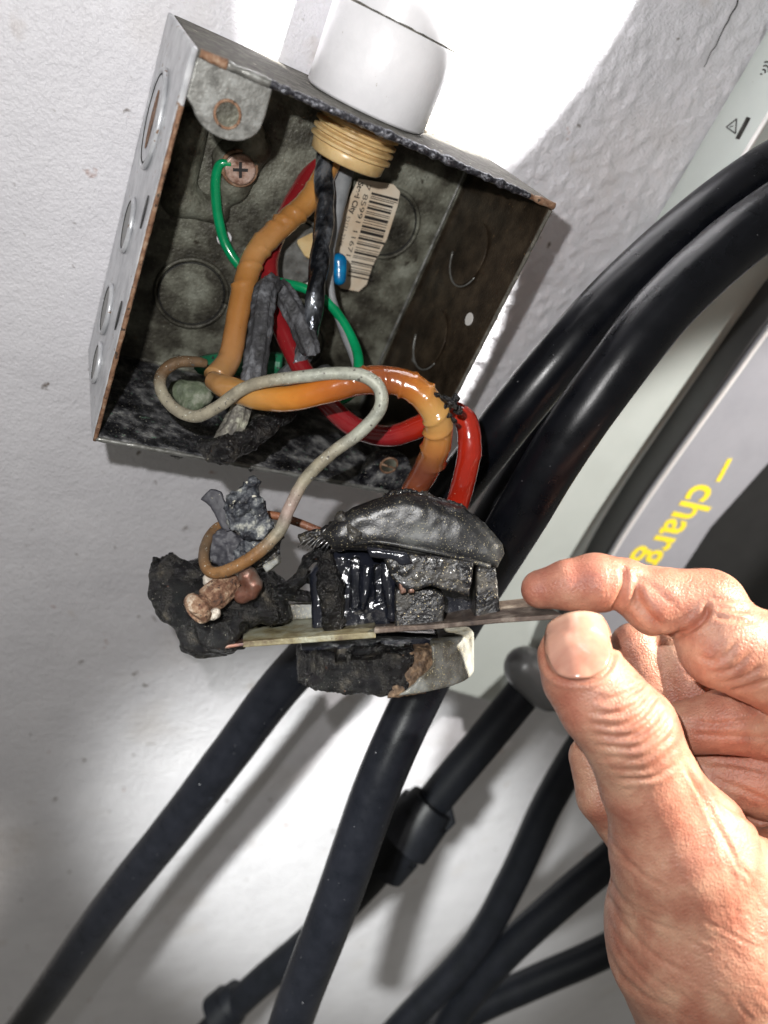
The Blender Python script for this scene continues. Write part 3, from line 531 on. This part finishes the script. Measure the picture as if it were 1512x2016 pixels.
blob('char_bridge', [('c', (605, 1100, 21.5, .12), (590, 1140, 21.6, .18)), ('c', (590, 1140, 21.6, .18), (555, 1165, 21.8, .22)), ('c', (605, 1100, 21.5, .12), (640, 1085, 21.5, .22)), ('c', (560, 1165, 21.8, .2), (622, 1180, 22.2, .14)), ('c', (600, 1135, 21.8, .14), (640, 1140, 22, .2)), ('c', (545, 1170, 21.8, .25), (560, 1215, 22, .2))], m_lump, rs, .035, .12, ((.06, 4),), 11, 0)
quadplate('inner_plate', [(560, 1222, 22.4), (622, 1214, 22.4), (622, 1180, 22.6), (575, 1180, 22.6)], [(560, 1222, 22.4)], np.array([0, 0, .1]), m_litw, rs, 0) if 0 else blob('inner_plate', [('p', [(560, 1190), (622, 1184), (624, 1216), (560, 1222)], 22.6, 22.75, .03)], m_face, rs, .04, .03, ((0, 1),), 1, 0)
blob('burnt_end', [('p', [(308, 1104), (316, 1093), (332, 1102), (350, 1112), (392, 1104), (440, 1120), (530, 1130), (556, 1165), (562, 1215), (500, 1224), (482, 1262), (452, 1278), (400, 1284), (374, 1268), (364, 1226), (334, 1200), (314, 1172)], 21.3, 24.0, .42), ('s', (330, 1125, 21.7, .35)), ('c', (345, 1180, 21.6, .3), (440, 1250, 21.4, .5))], m_lump, rs, .045, .25, ((.15, 1.5), (.05, 4), (.02, 10)), 12, 1)
blob('drip', [('c', (440, 1274, 21.6, .12), (478, 1272, 21.8, .1))], m_gloss, rs, .03)
tube('terminal_screw', [(378, 1207, 20.35, .10), (381, 1204, 20.36, .36), (385, 1201, 20.4, .43), (392, 1196, 20.45, .44), (398, 1191, 20.5, .40), (401, 1189, 20.52, .27), (406, 1186, 20.6, .28), (412, 1181, 20.65, .36), (432, 1165, 20.8, .37), (450, 1150, 21.0, .36), (456, 1145, 21.1, .30)], m_screw, rs, 40, 6,
     lambda s_, an, p: 1+.10*fbm(p, 5, 3, 4)+.04*np.sign(np.sin(an*9))*(s_ > .45))
blob('weld_bead', [('s', (424, 1207, 20.5, .15)), ('s', (417, 1212, 20.5, .11))], m_crust, rs, .03, .06, ((.02, 6),), 13, 0)
blob('corroded_crust', [('c', (415, 1140, 21.0, .2), (478, 1132, 21.1, .2)), ('s', (470, 1160, 21.1, .16)), ('s', (445, 1135, 20.9, .18))], m_crust, rs, .03, .08, ((.06, 6),), 14, 0)
blob('copper_lug', [('c', (488, 1135, 20.9, .28), (500, 1150, 20.9, .24)), ('c', (478, 1170, 21.0, .25), (495, 1165, 20.9, .2))], m_copper, rs, .035, .08, ((.03, 3),), 15, 1)
blob('cracked_insulator', [('p', [(518, 1112), (550, 1092), (552, 1108), (526, 1128)], 20.9, 21.4, .06)], m_face, rs, .035, .05, ((.02, 4),), 16, 0)
DK = ('d', (757, 1291, 23.3), 2.60, .56, .16, .06)
blob('burnt_block', [DK, ('c', (600, 1335, 21.6, .15), (745, 1325, 20.9, .12))], m_lump, rs, .045, .08, ((.07, 2.2), (.04, 8)), 17, 0,
     cut=[('p', [(655, 1268), (676, 1264), (680, 1312), (656, 1316)], 19, 21.9, .05), ('p', [(690, 1262), (770, 1258), (750, 1302), (690, 1308)], 19, 21.7, .08), ('p', [(815, 1200), (1100, 1200), (1100, 1400), (800, 1400)], 18, 27, .02)])
blob('charred_rim', [('d', (757, 1296, 23.3), 2.58, .60, .12, .06)], m_wood, rs, .045, .05, ((.035, 4), (.03, 11)), 18, 0,
     cut=[('p', [(400, 1200), (800, 1200), (785, 1280), (740, 1400), (400, 1400)], 18, 27, .1), ('p', [(850, 1200), (1100, 1200), (1100, 1400), (800, 1400), (850, 1310)], 18, 27, .02)])
blob('outlet_face', [('d', (757, 1290, 23.3), 2.68, .64, .13, .06)], m_face, rs, .05, .05, ((.008, 1.5),), 19, 1,
     cut=[('p', [(400, 1100), (835, 1100), (846, 1290), (795, 1332), (700, 1400), (400, 1400)], 18, 27, .02)])
blob('outlet_shadow_frame', [('p', [(600, 1240), (760, 1232), (860, 1236), (850, 1280), (780, 1272), (700, 1275), (600, 1268)], 22.0, 24.5, .1)], m_gloss, rs, .05, .05, ((.02, 2),), 20, 1).name = 'under_shadow_frame'  # dark block put in for the shade under the strap
# bits of grit stuck to the cover
# ash flakes: lie on the outlet
af = thing('ash_flake', P(470, 1030, 21), 'curled grey ash flakes standing up on the burnt end of the outlet', 'ash')
blob('flake', [('p', [(394, 983), (414, 962), (436, 966), (448, 995), (452, 1020), (460, 1040), (448, 1048), (436, 1038), (422, 1012), (414, 998)], 21.25, 21.42, .03)], m_ash2, af, .03, .04, ((.02, 2), (.012, 7)), 21, 1)
blob('flake', [('p', [(442, 1000), (460, 968), (490, 948), (500, 940), (508, 948), (504, 962), (514, 985), (530, 1010), (538, 1035), (520, 1060), (492, 1070), (475, 1055), (455, 1035)], 20.9, 21.2, .06), ('c', (452, 985, 20.9, .12), (500, 948, 20.9, .12)), ('c', (470, 1010, 20.85, .1), (510, 985, 20.85, .1))], m_ash, af, .03, .08, ((.06, 3), (.05, 7), (.03, 13)), 22, 0)
blob('flake', [('p', [(412, 1060), (430, 1042), (455, 1040), (480, 1060), (492, 1080), (480, 1110), (440, 1118), (415, 1105), (408, 1085)], 21.35, 21.7, .06)], m_ash2, af, .03, .06, ((.06, 3), (.03, 8)), 23, 0)
blob('flake', [('p', [(470, 1068), (545, 1040), (552, 1062), (550, 1085), (495, 1115), (470, 1118), (460, 1090)], 21.3, 21.8, .08)], m_ash, af, .03, .06, ((.06, 4), (.03, 9)), 24, 0)
blob('flake', [('p', [(545, 1052), (556, 1048), (560, 1058), (540, 1075)], 21.2, 21.4, .03), ('p', [(480, 1105), (545, 1080), (550, 1100), (490, 1125)], 21.2, 22, .05)], m_plast, af, .03, .05, ((.04, 4),), 25, 0)

# ================================================================== HAND
def hand():
    idx = [('c', (1064, 1160, 19.7, .50), (1120, 1152, 19.5, .62)), ('c', (1120, 1152, 19.5, .62), (1172, 1147, 19.4, .72)), ('c', (1172, 1147, 19.4, .72), (1226, 1150, 19.45, .66)),
           ('c', (1240, 1158, 19.45, .64), (1290, 1182, 19.4, .84)), ('c', (1290, 1182, 19.4, .84), (1392, 1194, 19.3, .92)), ('c', (1392, 1194, 19.3, .92), (1425, 1268, 18.9, 1.08)), ('c', (1425, 1268, 18.9, 1.10), (1560, 1318, 18.9, 1.22)), ('c', (1560, 1318, 18.9, 1.2), (1700, 1420, 19.6, 1.4))]
    th = [('c', (1128, 1290, 18.75, .82), (1148, 1330, 18.5, .96)), ('c', (1148, 1330, 18.5, .96), (1188, 1385, 18.35, 1.04)), ('c', (1188, 1385, 18.35, 1.04), (1238, 1440, 18.3, 1.12)), ('c', (1238, 1440, 18.3, 1.12), (1282, 1550, 18.6, 1.16)), ('c', (1282, 1550, 18.6, 1.16), (1345, 1680, 19.0, 1.75)),
          ('c', (1345, 1680, 19.0, 1.75), (1395, 1840, 19.6, 2.55)), ('c', (1395, 1840, 19.6, 2.55), (1490, 2060, 20.4, 2.8)), ('c', (1490, 2060, 20.4, 2.8), (1760, 2500, 22, 2.9)), ('c', (1480, 1800, 19.4, 2.0), (1640, 1820, 20, 2.6))]
    mid = [('c', (1350, 1432, 20.3, .70), (1440, 1418, 19.9, .80)), ('c', (1440, 1418, 19.9, .80), (1640, 1450, 19.9, 1.0))]
    ring = [('c', (1385, 1530, 20.9, .90), (1500, 1530, 20.5, 1.0)), ('c', (1500, 1530, 20.5, 1.0), (1660, 1570, 20.5, 1.2))]
    lit = [('c', (1430, 1625, 21.3, 1.0), (1660, 1700, 21, 1.4)), ]
    b1 = [('c', (1330, 1290, 21.8, .85), (1390, 1420, 21.5, 1.0)), ('c', (1246, 1270, 21.8, .62), (1300, 1400, 21.8, .80)), ('c', (1300, 1400, 21.8, .80), (1420, 1470, 21.6, .9))]
    b2 = [('c', (1162, 1490, 21.6, .60), (1184, 1570, 21.4, .64)), ('c', (1184, 1570, 21.4, .64), (1300, 1700, 22, 1.0))]
    pal = [('c', (1700, 1420, 20, 1.8), (1720, 1900, 21.5, 3.2)), ('c', (1500, 1650, 22.2, 1.6), (1650, 1900, 21.5, 3.0))]
    h = .055; lo = np.array([3.2, .4, 16.4]); hi = np.array([15.5, 17., 25.])
    p = grid(lo, hi, h)
    f = prims_sdf(p, th, .22)
    f = smin(f, prims_sdf(p, pal, .5), .5)
    f2 = prims_sdf(p, idx, .16)
    f3 = smin(prims_sdf(p, mid, .2), prims_sdf(p, ring, .2), .07); f3 = smin(f3, prims_sdf(p, lit, .2), .07); f3 = smin(f3, prims_sdf(p, b1, .2), .05); f3 = smin(f3, prims_sdf(p, b2, .2), .05)
    f = smin(smin(f, f3, .10), f2, .06)
    # shallow fold under the thumb pad tip so that the nail bed is flatter
    V, Q = nets(f, lo, h); V = relax(V, Q, 3)
    N = vnorm(V, Q)
    if (N[np.argmin(V[:, 2])] @ np.array([0, 0, -1.])) < 0: Q = Q[:, ::-1]; N = -N
    u = V[:, 0]/V[:, 2]*F+CX; v = V[:, 1]/V[:, 2]*F+CY
    tag_ = np.where((u < 1340) & (v > 1205), 0, 1)
    D = np.zeros(len(V))
    def crease(pl, w, d, bulge=.35, zr=(0, 30)):
        nonlocal D
        q = catmull([np.array(a, float) for a in pl], 6); m = (u > q[:, 0].min()-40) & (u < q[:, 0].max()+40) & (v > q[:, 1].min()-40) & (v < q[:, 1].max()+40) & (V[:, 2] > zr[0]) & (V[:, 2] < zr[1]) & (N[:, 2] < .2)
        uu = u[m]; vv = v[m]; dd = np.full(uu.shape, 1e9); tt = np.zeros(uu.shape)
        for i in range(len(q)-1):
            e = q[i+1]-q[i]; t = np.clip(((uu-q[i, 0])*e[0]+(vv-q[i, 1])*e[1])/(e@e+1e-9), 0, 1); d_ = np.hypot(uu-q[i, 0]-t*e[0], vv-q[i, 1]-t*e[1]); k = d_ < dd; dd[k] = d_[k]; tt[k] = (i+t[k])/(len(q)-1)
        fade = np.clip(np.minimum(tt, 1-tt)*6+.15, 0, 1)
        D[m] += fade*(-d*np.exp(-(dd/w)**2)+bulge*d*np.exp(-((dd-2.2*w)/(1.3*w))**2))
    # thumb joint wrinkles
    for pl in ([(1168, 1378), (1212, 1374), (1250, 1360), (1272, 1345)], [(1160, 1402), (1210, 1405), (1250, 1390), (1283, 1355)], [(1158, 1424), (1218, 1430), (1262, 1411), (1292, 1372)],
               [(1165, 1445), (1235, 1450), (1280, 1425), (1306, 1392)], [(1172, 1466), (1250, 1472), (1300, 1440), (1316, 1415)], [(1185, 1488), (1260, 1494), (1308, 1462), (1325, 1440)], [(1200, 1512), (1270, 1515), (1320, 1480), (1332, 1465)], [(1215, 1535), (1285, 1532), (1330, 1505)]):
        crease(pl, 4.5+1.5*((len(pl)*7+int(pl[0][0])) % 3)/2, .026+.022*(int(pl[0][1]) % 3)/2, .5, (0, 19.6))
    crease([(1226, 1112), (1230, 1145), (1222, 1175), (1206, 1206)], 6, .10, .3, (0, 20)); crease([(1252, 1140), (1256, 1180), (1278, 1212), (1305, 1236)], 8, .08, .5, (0, 20))
    crease([(1243, 1130), (1290, 1160), (1335, 1200)], 7, .025, .5, (0, 20))
    crease([(1394, 1188), (1388, 1212), (1362, 1236), (1325, 1254), (1290, 1256)], 6, .13, .25, (0, 20))
    for pl in ([(1398, 1178), (1420, 1182), (1446, 1180)], [(1408, 1196), (1440, 1200), (1476, 1203)], [(1404, 1212), (1445, 1220), (1490, 1226)], [(1395, 1310), (1430, 1290), (1450, 1265)], [(1400, 1325), (1440, 1318), (1478, 1285)], [(1420, 1345), (1460, 1335), (1500, 1310)], [(1430, 1362), (1480, 1350), (1520, 1340)],
               [(1370, 1290), (1400, 1300), (1420, 1280)]): crease(pl, 5, .035, .5, (0, 20))
    for pl in ([(1350, 1420), (1410, 1425), (1480, 1418), (1530, 1425)], [(1365, 1445), (1430, 1450), (1520, 1452)], [(1400, 1530), (1450, 1550), (1520, 1580)], [(1390, 1500), (1450, 1505), (1520, 1520)], [(1380, 1555), (1440, 1590), (1520, 1640)]): crease(pl, 5, .04, .4, (18, 30))
    R_ = random.Random(3)
    crease([(1078, 1225), (1069, 1262), (1072, 1300), (1088, 1328), (1118, 1341), (1155, 1341), (1188, 1328), (1206, 1300), (1209, 1262), (1200, 1225)], 4.5, .05, .7, (0, 20))
    for a in np.linspace(0, 1, 13):    # fan of folds over the ball of the thumb
        x0 = 1178+20*a; y0 = 1615+340*a+R_.uniform(-14, 14); L1 = R_.uniform(.5, 1.15); k_ = R_.uniform(-12, 12)
        crease([(x0, y0), (x0+38*L1, y0+72*L1+k_), (x0+95*L1, y0+128*L1), (x0+165*L1, y0+168*L1-k_)], R_.uniform(3, 6), R_.uniform(.006, .026), .5, (0, 22))
    for a in np.linspace(0, 1, 10):    # stretched skin beside the web
        w_ = R_.uniform(-8, 8); crease([(1345+12*a, 1500+26*a), (1392+8*a, 1580+34*a+w_), (1440-8*a, 1660+50*a-w_), (1490-30*a, 1760+90*a)], R_.uniform(3.5, 5.5), R_.uniform(.01, .024), .5, (0, 22))
    for a in range(46):                # short cross-hatch wrinkles on the back of the thumb base
        x0 = R_.uniform(1330, 1500); y0 = R_.uniform(1700, 1990); l_ = R_.uniform(25, 60); an = R_.uniform(.35, .9); crease([(x0, y0), (x0+l_*.5*math.cos(an), y0+l_*.5*math.sin(an)+3), (x0+l_*math.cos(an), y0+l_*math.sin(an))], 3.5, R_.uniform(.006, .013), .5, (0, 22))
    for a in range(26):
        x0 = R_.uniform(1150, 1300); y0 = R_.uniform(1345, 1560); l_ = R_.uniform(15, 40); crease([(x0, y0), (x0+l_*.5, y0+2), (x0+l_, y0-l_*.3)], 3, R_.uniform(.006, .014), .5, (0, 20))
    V2 = V+N*(D+.012*fbm(V, 1.2, 2, 3)*2)[:, None]
    # skin colour: redder patches, creases painted darker and redder by depth
    c = np.ones((len(V), 3)); red = lambda x, y, r: np.exp(-((u-x)**2+(v-y)**2)/r**2)
    rr = .9*red(1140, 1125, 60)+.6*red(1035, 1165, 40)+.5*red(1130, 1400, 50)+.5*red(1300, 1170, 60)+.5*red(1330, 1620, 90)+.4*red(1430, 1480, 90)+.3*red(1430, 1750, 80)+.45*red(1400, 1300, 40)
    rr = np.clip(rr, 0, 1)[:, None]; c = c*(1-rr)+rr*np.array([1.0, .72, .72]); crs = np.clip(-D/.09, 0, 1)[:, None]*.5; c = c*(1-crs)+crs*np.array([.92, .62, .52])
    o = mesh('hand', V2, Q, m_skin, None, True, c)
    tag(o, 'bare right hand pinching the rusty end of the outlet strap between thumb and finger', 'hand')
    # thumb nail laid over the thumb
    bv = BVHTree.FromPolygons([Vector(x) for x in V2], [tuple(map(int, q)) for q in Q])
    ctl = np.array([1139., 1270.]); A = np.array([.985, -.17]); Bv = np.array([.17, .985]); n = 26; Vn = []; Fn = []; cc = []
    for i in range(n+1):
        for j in range(n+1):
            a, b = 2*i/n-1, 2*j/n-1
            x = a*math.sqrt(1-b*b/2); y = b*math.sqrt(1-a*a/2); k = .2; x = x*(1-k)+a*k; y = y*(1-k)+b*k
            px_ = ctl+A*x*67*(1.0-.05*y)+Bv*y*67; q_ = (px_[1] > 1226) and bv.ray_cast(Vector((0, 0, 0)), Vector(ray(*px_)).normalized())[0]
            Vn.append([px_[0], px_[1], q_[2] if q_ else np.nan])
    Vn = np.array(Vn); ok = ~np.isnan(Vn[:, 2]) & (Vn[:, 1] > 1236); du = (Vn[:, 0]-ctl[0])/67; dv = (Vn[:, 1]-ctl[1])/67
    Am = np.stack([np.ones_like(du), du, dv, du*du], 1); co = np.linalg.lstsq(Am[ok], Vn[ok, 2], rcond=None)[0]; zf = Am@co
    w_ = np.clip((Vn[:, 1]-1236)/30, 0, 1)*.55; zz = np.where(ok, Vn[:, 2], zf)*w_+zf*(1-w_); zz = np.where(ok, np.minimum(zz, Vn[:, 2]-.004), zz)
    G = np.array([P(a_[0], a_[1], z_) for a_, z_ in zip(Vn, zz)]).reshape(n+1, n+1, 3)
    aa, bb = np.meshgrid(np.linspace(-1, 1, n+1), np.linspace(-1, 1, n+1), indexing='ij')
    lift = .012+.055*np.clip(1-np.maximum(np.abs(aa), np.abs(bb))**6, 0, 1)+.03*np.clip(-bb, 0, 1); nn = np.array([-.1, -.15, -1.]); nn /= np.linalg.norm(nn)
    G = G+nn*lift[..., None]; Vn = G.reshape(-1, 3)
    I = np.arange((n+1)**2).reshape(n+1, n+1); Qn = np.stack([I[:-1, :-1], I[:-1, 1:], I[1:, 1:], I[1:, :-1]], -1).reshape(-1, 4)
    cn_ = np.ones((len(Vn), 3)); tipc = np.clip((-.78-bb)/.15, 0, 1).reshape(-1, 1); cn_ = cn_*(1-tipc)+tipc*np.array([1.12, 1.3, 1.3])
    no = mesh('thumb_nail', Vn, Qn, m_nail, o, True, cn_); s = no.modifiers.new('thick', 'SOLIDIFY'); s.thickness = .0006; s.offset = -1
hand()

# ================================================================== CHARGER
ch = thing('car_charger', B(24, 0, 2), 'pale and charcoal wall-mounted car charger with yellow lettering on its silver front', 'car charger')
def wl(px, py, h): c = W(px, py, h)-OB; return np.array([c@EX, c@UP])
def plate(name, pts, h0, h1, mat, par, bev=0.):
    return slab(name, [B(a, -h1, b) for a, b in pts], NI*(h1-h0), mat, par, bev)
bl = 18.04; h1 = 2.35
body = plate('body', [(bl, 34), (bl, -8), (bl+.5, -11), (bl+2, -13), (bl+6, -14), (bl+12, -14.5), (bl+18, -12), (bl+22, -6), (bl+22, 34)], .02, h1, m_chg, ch, .18)
h2 = h1+1.45
c3 = [wl(x, y, h2) for x, y in ((1800, 330), (1600, 540), (1512, 652), (1430, 765), (1340, 890), (1260, 1005), (1195, 1110), (1140, 1220), (1105, 1320), (1100, 1400))]
c3 = [np.array(q) for q in catmull([np.append(a, 0) for a in c3], 5)[:, :2]]
c3r = [c3[-1]+np.array([1.5, -1.]), wl(1250, 1420, h2), wl(1290, 1280, h2), wl(1335, 1140, h2), wl(1400, 1040, h2), wl(1512, 915, h2), wl(1600, 830, h2), wl(1800, 650, h2)]
plate('dark_housing', [c+np.array([-.1, 0]) for c in c3]+[c3[-1]+np.array([1.4, -1.2]), np.array([34., c3[-1][1]-2]), np.array([60., 0.]), np.array([60., c3[0][1]])], h1-.1, h2-.25, m_dark, ch, .12)
h3 = h2
pl = plate('front_cover', c3+c3r, h2-.3, h3, m_silver, ch, .12)
q = np.array([B(a+.04, -h3+.03, b) for a, b in c3]); V, Fc = tube_geo(q, np.full(len(q), .09), 14); mesh('edge_highlight', V, Fc, m_litw, ch)  # pale tube paints the highlight along the cover edge
c4 = [wl(x, y, h2-.1) for x, y in ((1750, 640), (1512, 880), (1400, 1010), (1330, 1120), (1270, 1300), (1280, 1500), (1800, 1700), (2300, 900))]
plate('holster_recess', c4, h2-.6, h2-.12, m_recess, ch, .1)
q = np.array([B(bl+.03, -h1+.03, z) for z in np.linspace(-7, 33, 30)]); V, Fc = tube_geo(q, np.full(30, .10), 12); mesh('edge_highlight', V, Fc, m_litw, ch)  # pale tube paints the highlight along the body edge
# icons
def SP(px, py, d=.012):        # point on the left side face of the body
    r_ = ray(px, py); return r_*((OB+EX*(bl-d))@EX/(r_@EX))
def bar(p0, p1, w, name='icon_bar', par=ch):
    a = SP(*p0); b = SP(*p1); V, Fc = tube_geo(np.array([a, (a+b)/2, b]), [w]*3, 12); return mesh(name, V, Fc, m_ink, par)
bar((1474, 232), (1452, 274), .085)
tri = [(1436, 260), (1447, 236), (1453, 262)]
tp = [(1430, 250), (1450, 234), (1448, 263)]
for i in range(3): bar(tp[i], tp[(i+1) % 3], .022, 'warning_icon')
bar((1437, 250), (1443, 248), .018, 'warning_icon')
for r in (.14, .26, .38):
    c = SP(1499, 146); d0 = SP(1512, 131)-c; d0 /= np.linalg.norm(d0); d1 = np.cross(EX, d0)
    V, Fc = tube_geo(np.array([c+(d0*math.cos(t)+d1*math.sin(t))*r for t in np.linspace(-.8, .8, 14)]), np.full(14, .025), 8); mesh('wireless_icon', V, Fc, m_ink, ch)
V, Fc = tube_geo(np.array([SP(1498, 147), SP(1499, 145)]), [.04, .04], 8); mesh('wireless_icon', V, Fc, m_ink, ch)
# yellow lettering
tp0 = W(1374, 950, h3); xd = W(1268, 1092, h3)-W(1374, 950, h3); yd = W(1420, 985, h3)-W(1377, 966, h3)
text('charg', tp0-yd/np.linalg.norm(yd)*.12, xd, yd, 2.7, m_yell, 'yellow_lettering', pl, .02, .018, np.linalg.norm(xd)*1.12)
aa = W(1437, 903, h3+.01); bb = W(1413, 948, h3+.01); wv = np.cross(NI, bb-aa); wv = wv/np.linalg.norm(wv)*.12
slab('yellow_dash', [aa+wv, bb+wv, bb-wv, aa-wv], -NI*.012, m_yell, pl)

# ================================================================== CABLES
def cable(pts, label, mat=m_rubber, seed=0):
    return tag(tube('charging_cable', pts, mat, None, 32, 14, wr(.008, 1.2, seed)), label, 'cable', 'black charging cables')
cable([(1780, 170, 24), (1640, 262, 23.5), (1512, 335, 23.1), (1400, 415, 22.9), (1290, 508, 22.9), (1190, 605, 23), (1095, 712, 23.2), (1005, 822, 23.8), (925, 925, 24.8), (760, 1130, 26.5), (563, 1340, 28.2), (455, 1480, 29.6), (345, 1624, 31.5), (205, 1800, 34), (67, 1994, 37), (-80, 2190, 39.5)] and
      [(*q, .785) for q in [(1780, 170, 24), (1640, 262, 23.5), (1512, 335, 23.1), (1400, 415, 22.9), (1290, 508, 22.9), (1190, 605, 23), (1095, 712, 23.2), (1005, 822, 23.8), (925, 925, 24.8), (760, 1130, 26.5), (563, 1340, 28.2), (455, 1480, 29.6), (345, 1624, 31.5), (205, 1800, 34), (67, 1994, 37), (-80, 2190, 39.5)]],
      'thick black cable passing just right of the box and down to the lower left corner')
cable([(*q, .80) for q in [(1800, 250, 21), (1660, 335, 20.9), (1512, 428, 20.8), (1400, 518, 20.7), (1300, 616, 20.7), (1208, 734, 20.9), (1105, 880, 21.6), (1010, 1040, 23.1), (925, 1180, 25), (843, 1330, 26), (750, 1531, 26), (667, 1763, 26.8), (579, 1994, 28.5), (515, 2200, 30)]],
      'thick glossy black cable nearest the camera, crossing the charger and hanging behind the outlet', seed=3)
cable([(*q, .55) for q in [(1420, 430, 27.5), (1260, 600, 28), (1140, 752, 28.5), (1055, 865, 29), (985, 975, 29.5), (925, 1080, 30.5), (860, 1200, 32)]], 'thinner black cable lying between the two thick cables above the outlet', m_rubber2)
cable([(*q, .78) for q in [(1090, 1290, 33), (1045, 1345, 33), (960, 1450, 33.5), (868, 1560, 34), (805, 1640, 34.5)]], 'black cable leaving the bottom of the charger behind the outlet', m_rubber2)
cable([(*q, .72) for q in [(790, 1660, 34.6), (700, 1760, 36), (600, 1860, 37.5), (500, 1945, 39), (400, 2045, 41), (300, 2150, 42)]], 'black cable below the coupling, passing behind the hanging cable to the bottom edge', m_rubber2)
cable([(*q, .72) for q in [(1330, 1240, 34), (1180, 1420, 35), (1085, 1570, 36), (1010, 1730, 37), (930, 1870, 38), (800, 2010, 39), (700, 2120, 40)]], 'black cable just left of the thumb, curving down to the bottom edge', m_rubber2)
cable([(*q, .78) for q in [(1400, 1500, 35), (1250, 1650, 36), (1120, 1760, 37), (990, 1880, 38), (900, 1990, 39), (840, 2100, 40)]], 'black cable emerging from behind the base of the thumb', m_rubber2)
cable([(*q, .75) for q in [(1400, 1740, 37), (1210, 1862, 38), (1060, 1930, 39), (930, 1990, 40), (800, 2070, 41)]], 'lowest black cable, leaving the palm and running to the bottom edge', m_rubber2)
pg = thing('cable_coupling', P(810, 1650, 34), 'black stepped rubber coupling halfway down the cable under the charger', 'coupling')
def seg(name, a, b, ra, rb, z, mat, par, n=24, flare=0):
    pa = P(*a, z); pb = P(*b, z); d = np.linalg.norm(pb-pa)
    path = np.array([pa+(pb-pa)*t for t in np.linspace(0, 1, 6)]); V, Fc = tube_geo(path, np.linspace(ra, rb, 6), n); return sharp(mesh(name, V, Fc, mat, par))
seg('collar', (850, 1580), (832, 1602), 1.0, 1.15, 33.6, m_rubber2, pg); seg('collar', (838, 1596), (790, 1650), 1.25, 1.45, 33.8, m_rubber2, pg); seg('sleeve', (800, 1640), (765, 1690), 1.15, 1.0, 34, m_rubber2, pg)
slab('clip', [P(x, y, 33.6) for x, y in ((868, 1565), (888, 1580), (898, 1622), (850, 1672), (846, 1660), (832, 1672), (815, 1715), (795, 1700), (815, 1640))], np.array([0, 0, 1.2]), m_rubber2, pg, .1)
seg('collar', (778, 1672), (752, 1712), 1.2, 1.05, 34.2, m_rubber2, pg)
tag(blob('cable_gland', [('c', (1035, 1315, 31.5, .9), (1080, 1352, 31.5, 1.0))], M('grey_gland_plastic', [(.3, g(.06)), (.7, g(.08))], 1, .35), None, .12, .3, ((0, 1),), 1, 2), 'grey rounded cable gland under the charger, left of the thumb nail', 'cable gland')
cg = thing('cable_collar', P(445, 1990, 40), 'small black collar on the cable at the bottom edge of the picture', 'collar')
seg('ring', (455, 1975), (432, 2000), 1.05, 1.15, 40.2, m_rubber2, cg); seg('ring', (475, 1958), (455, 1978), .85, .95, 39.8, m_rubber2, cg)
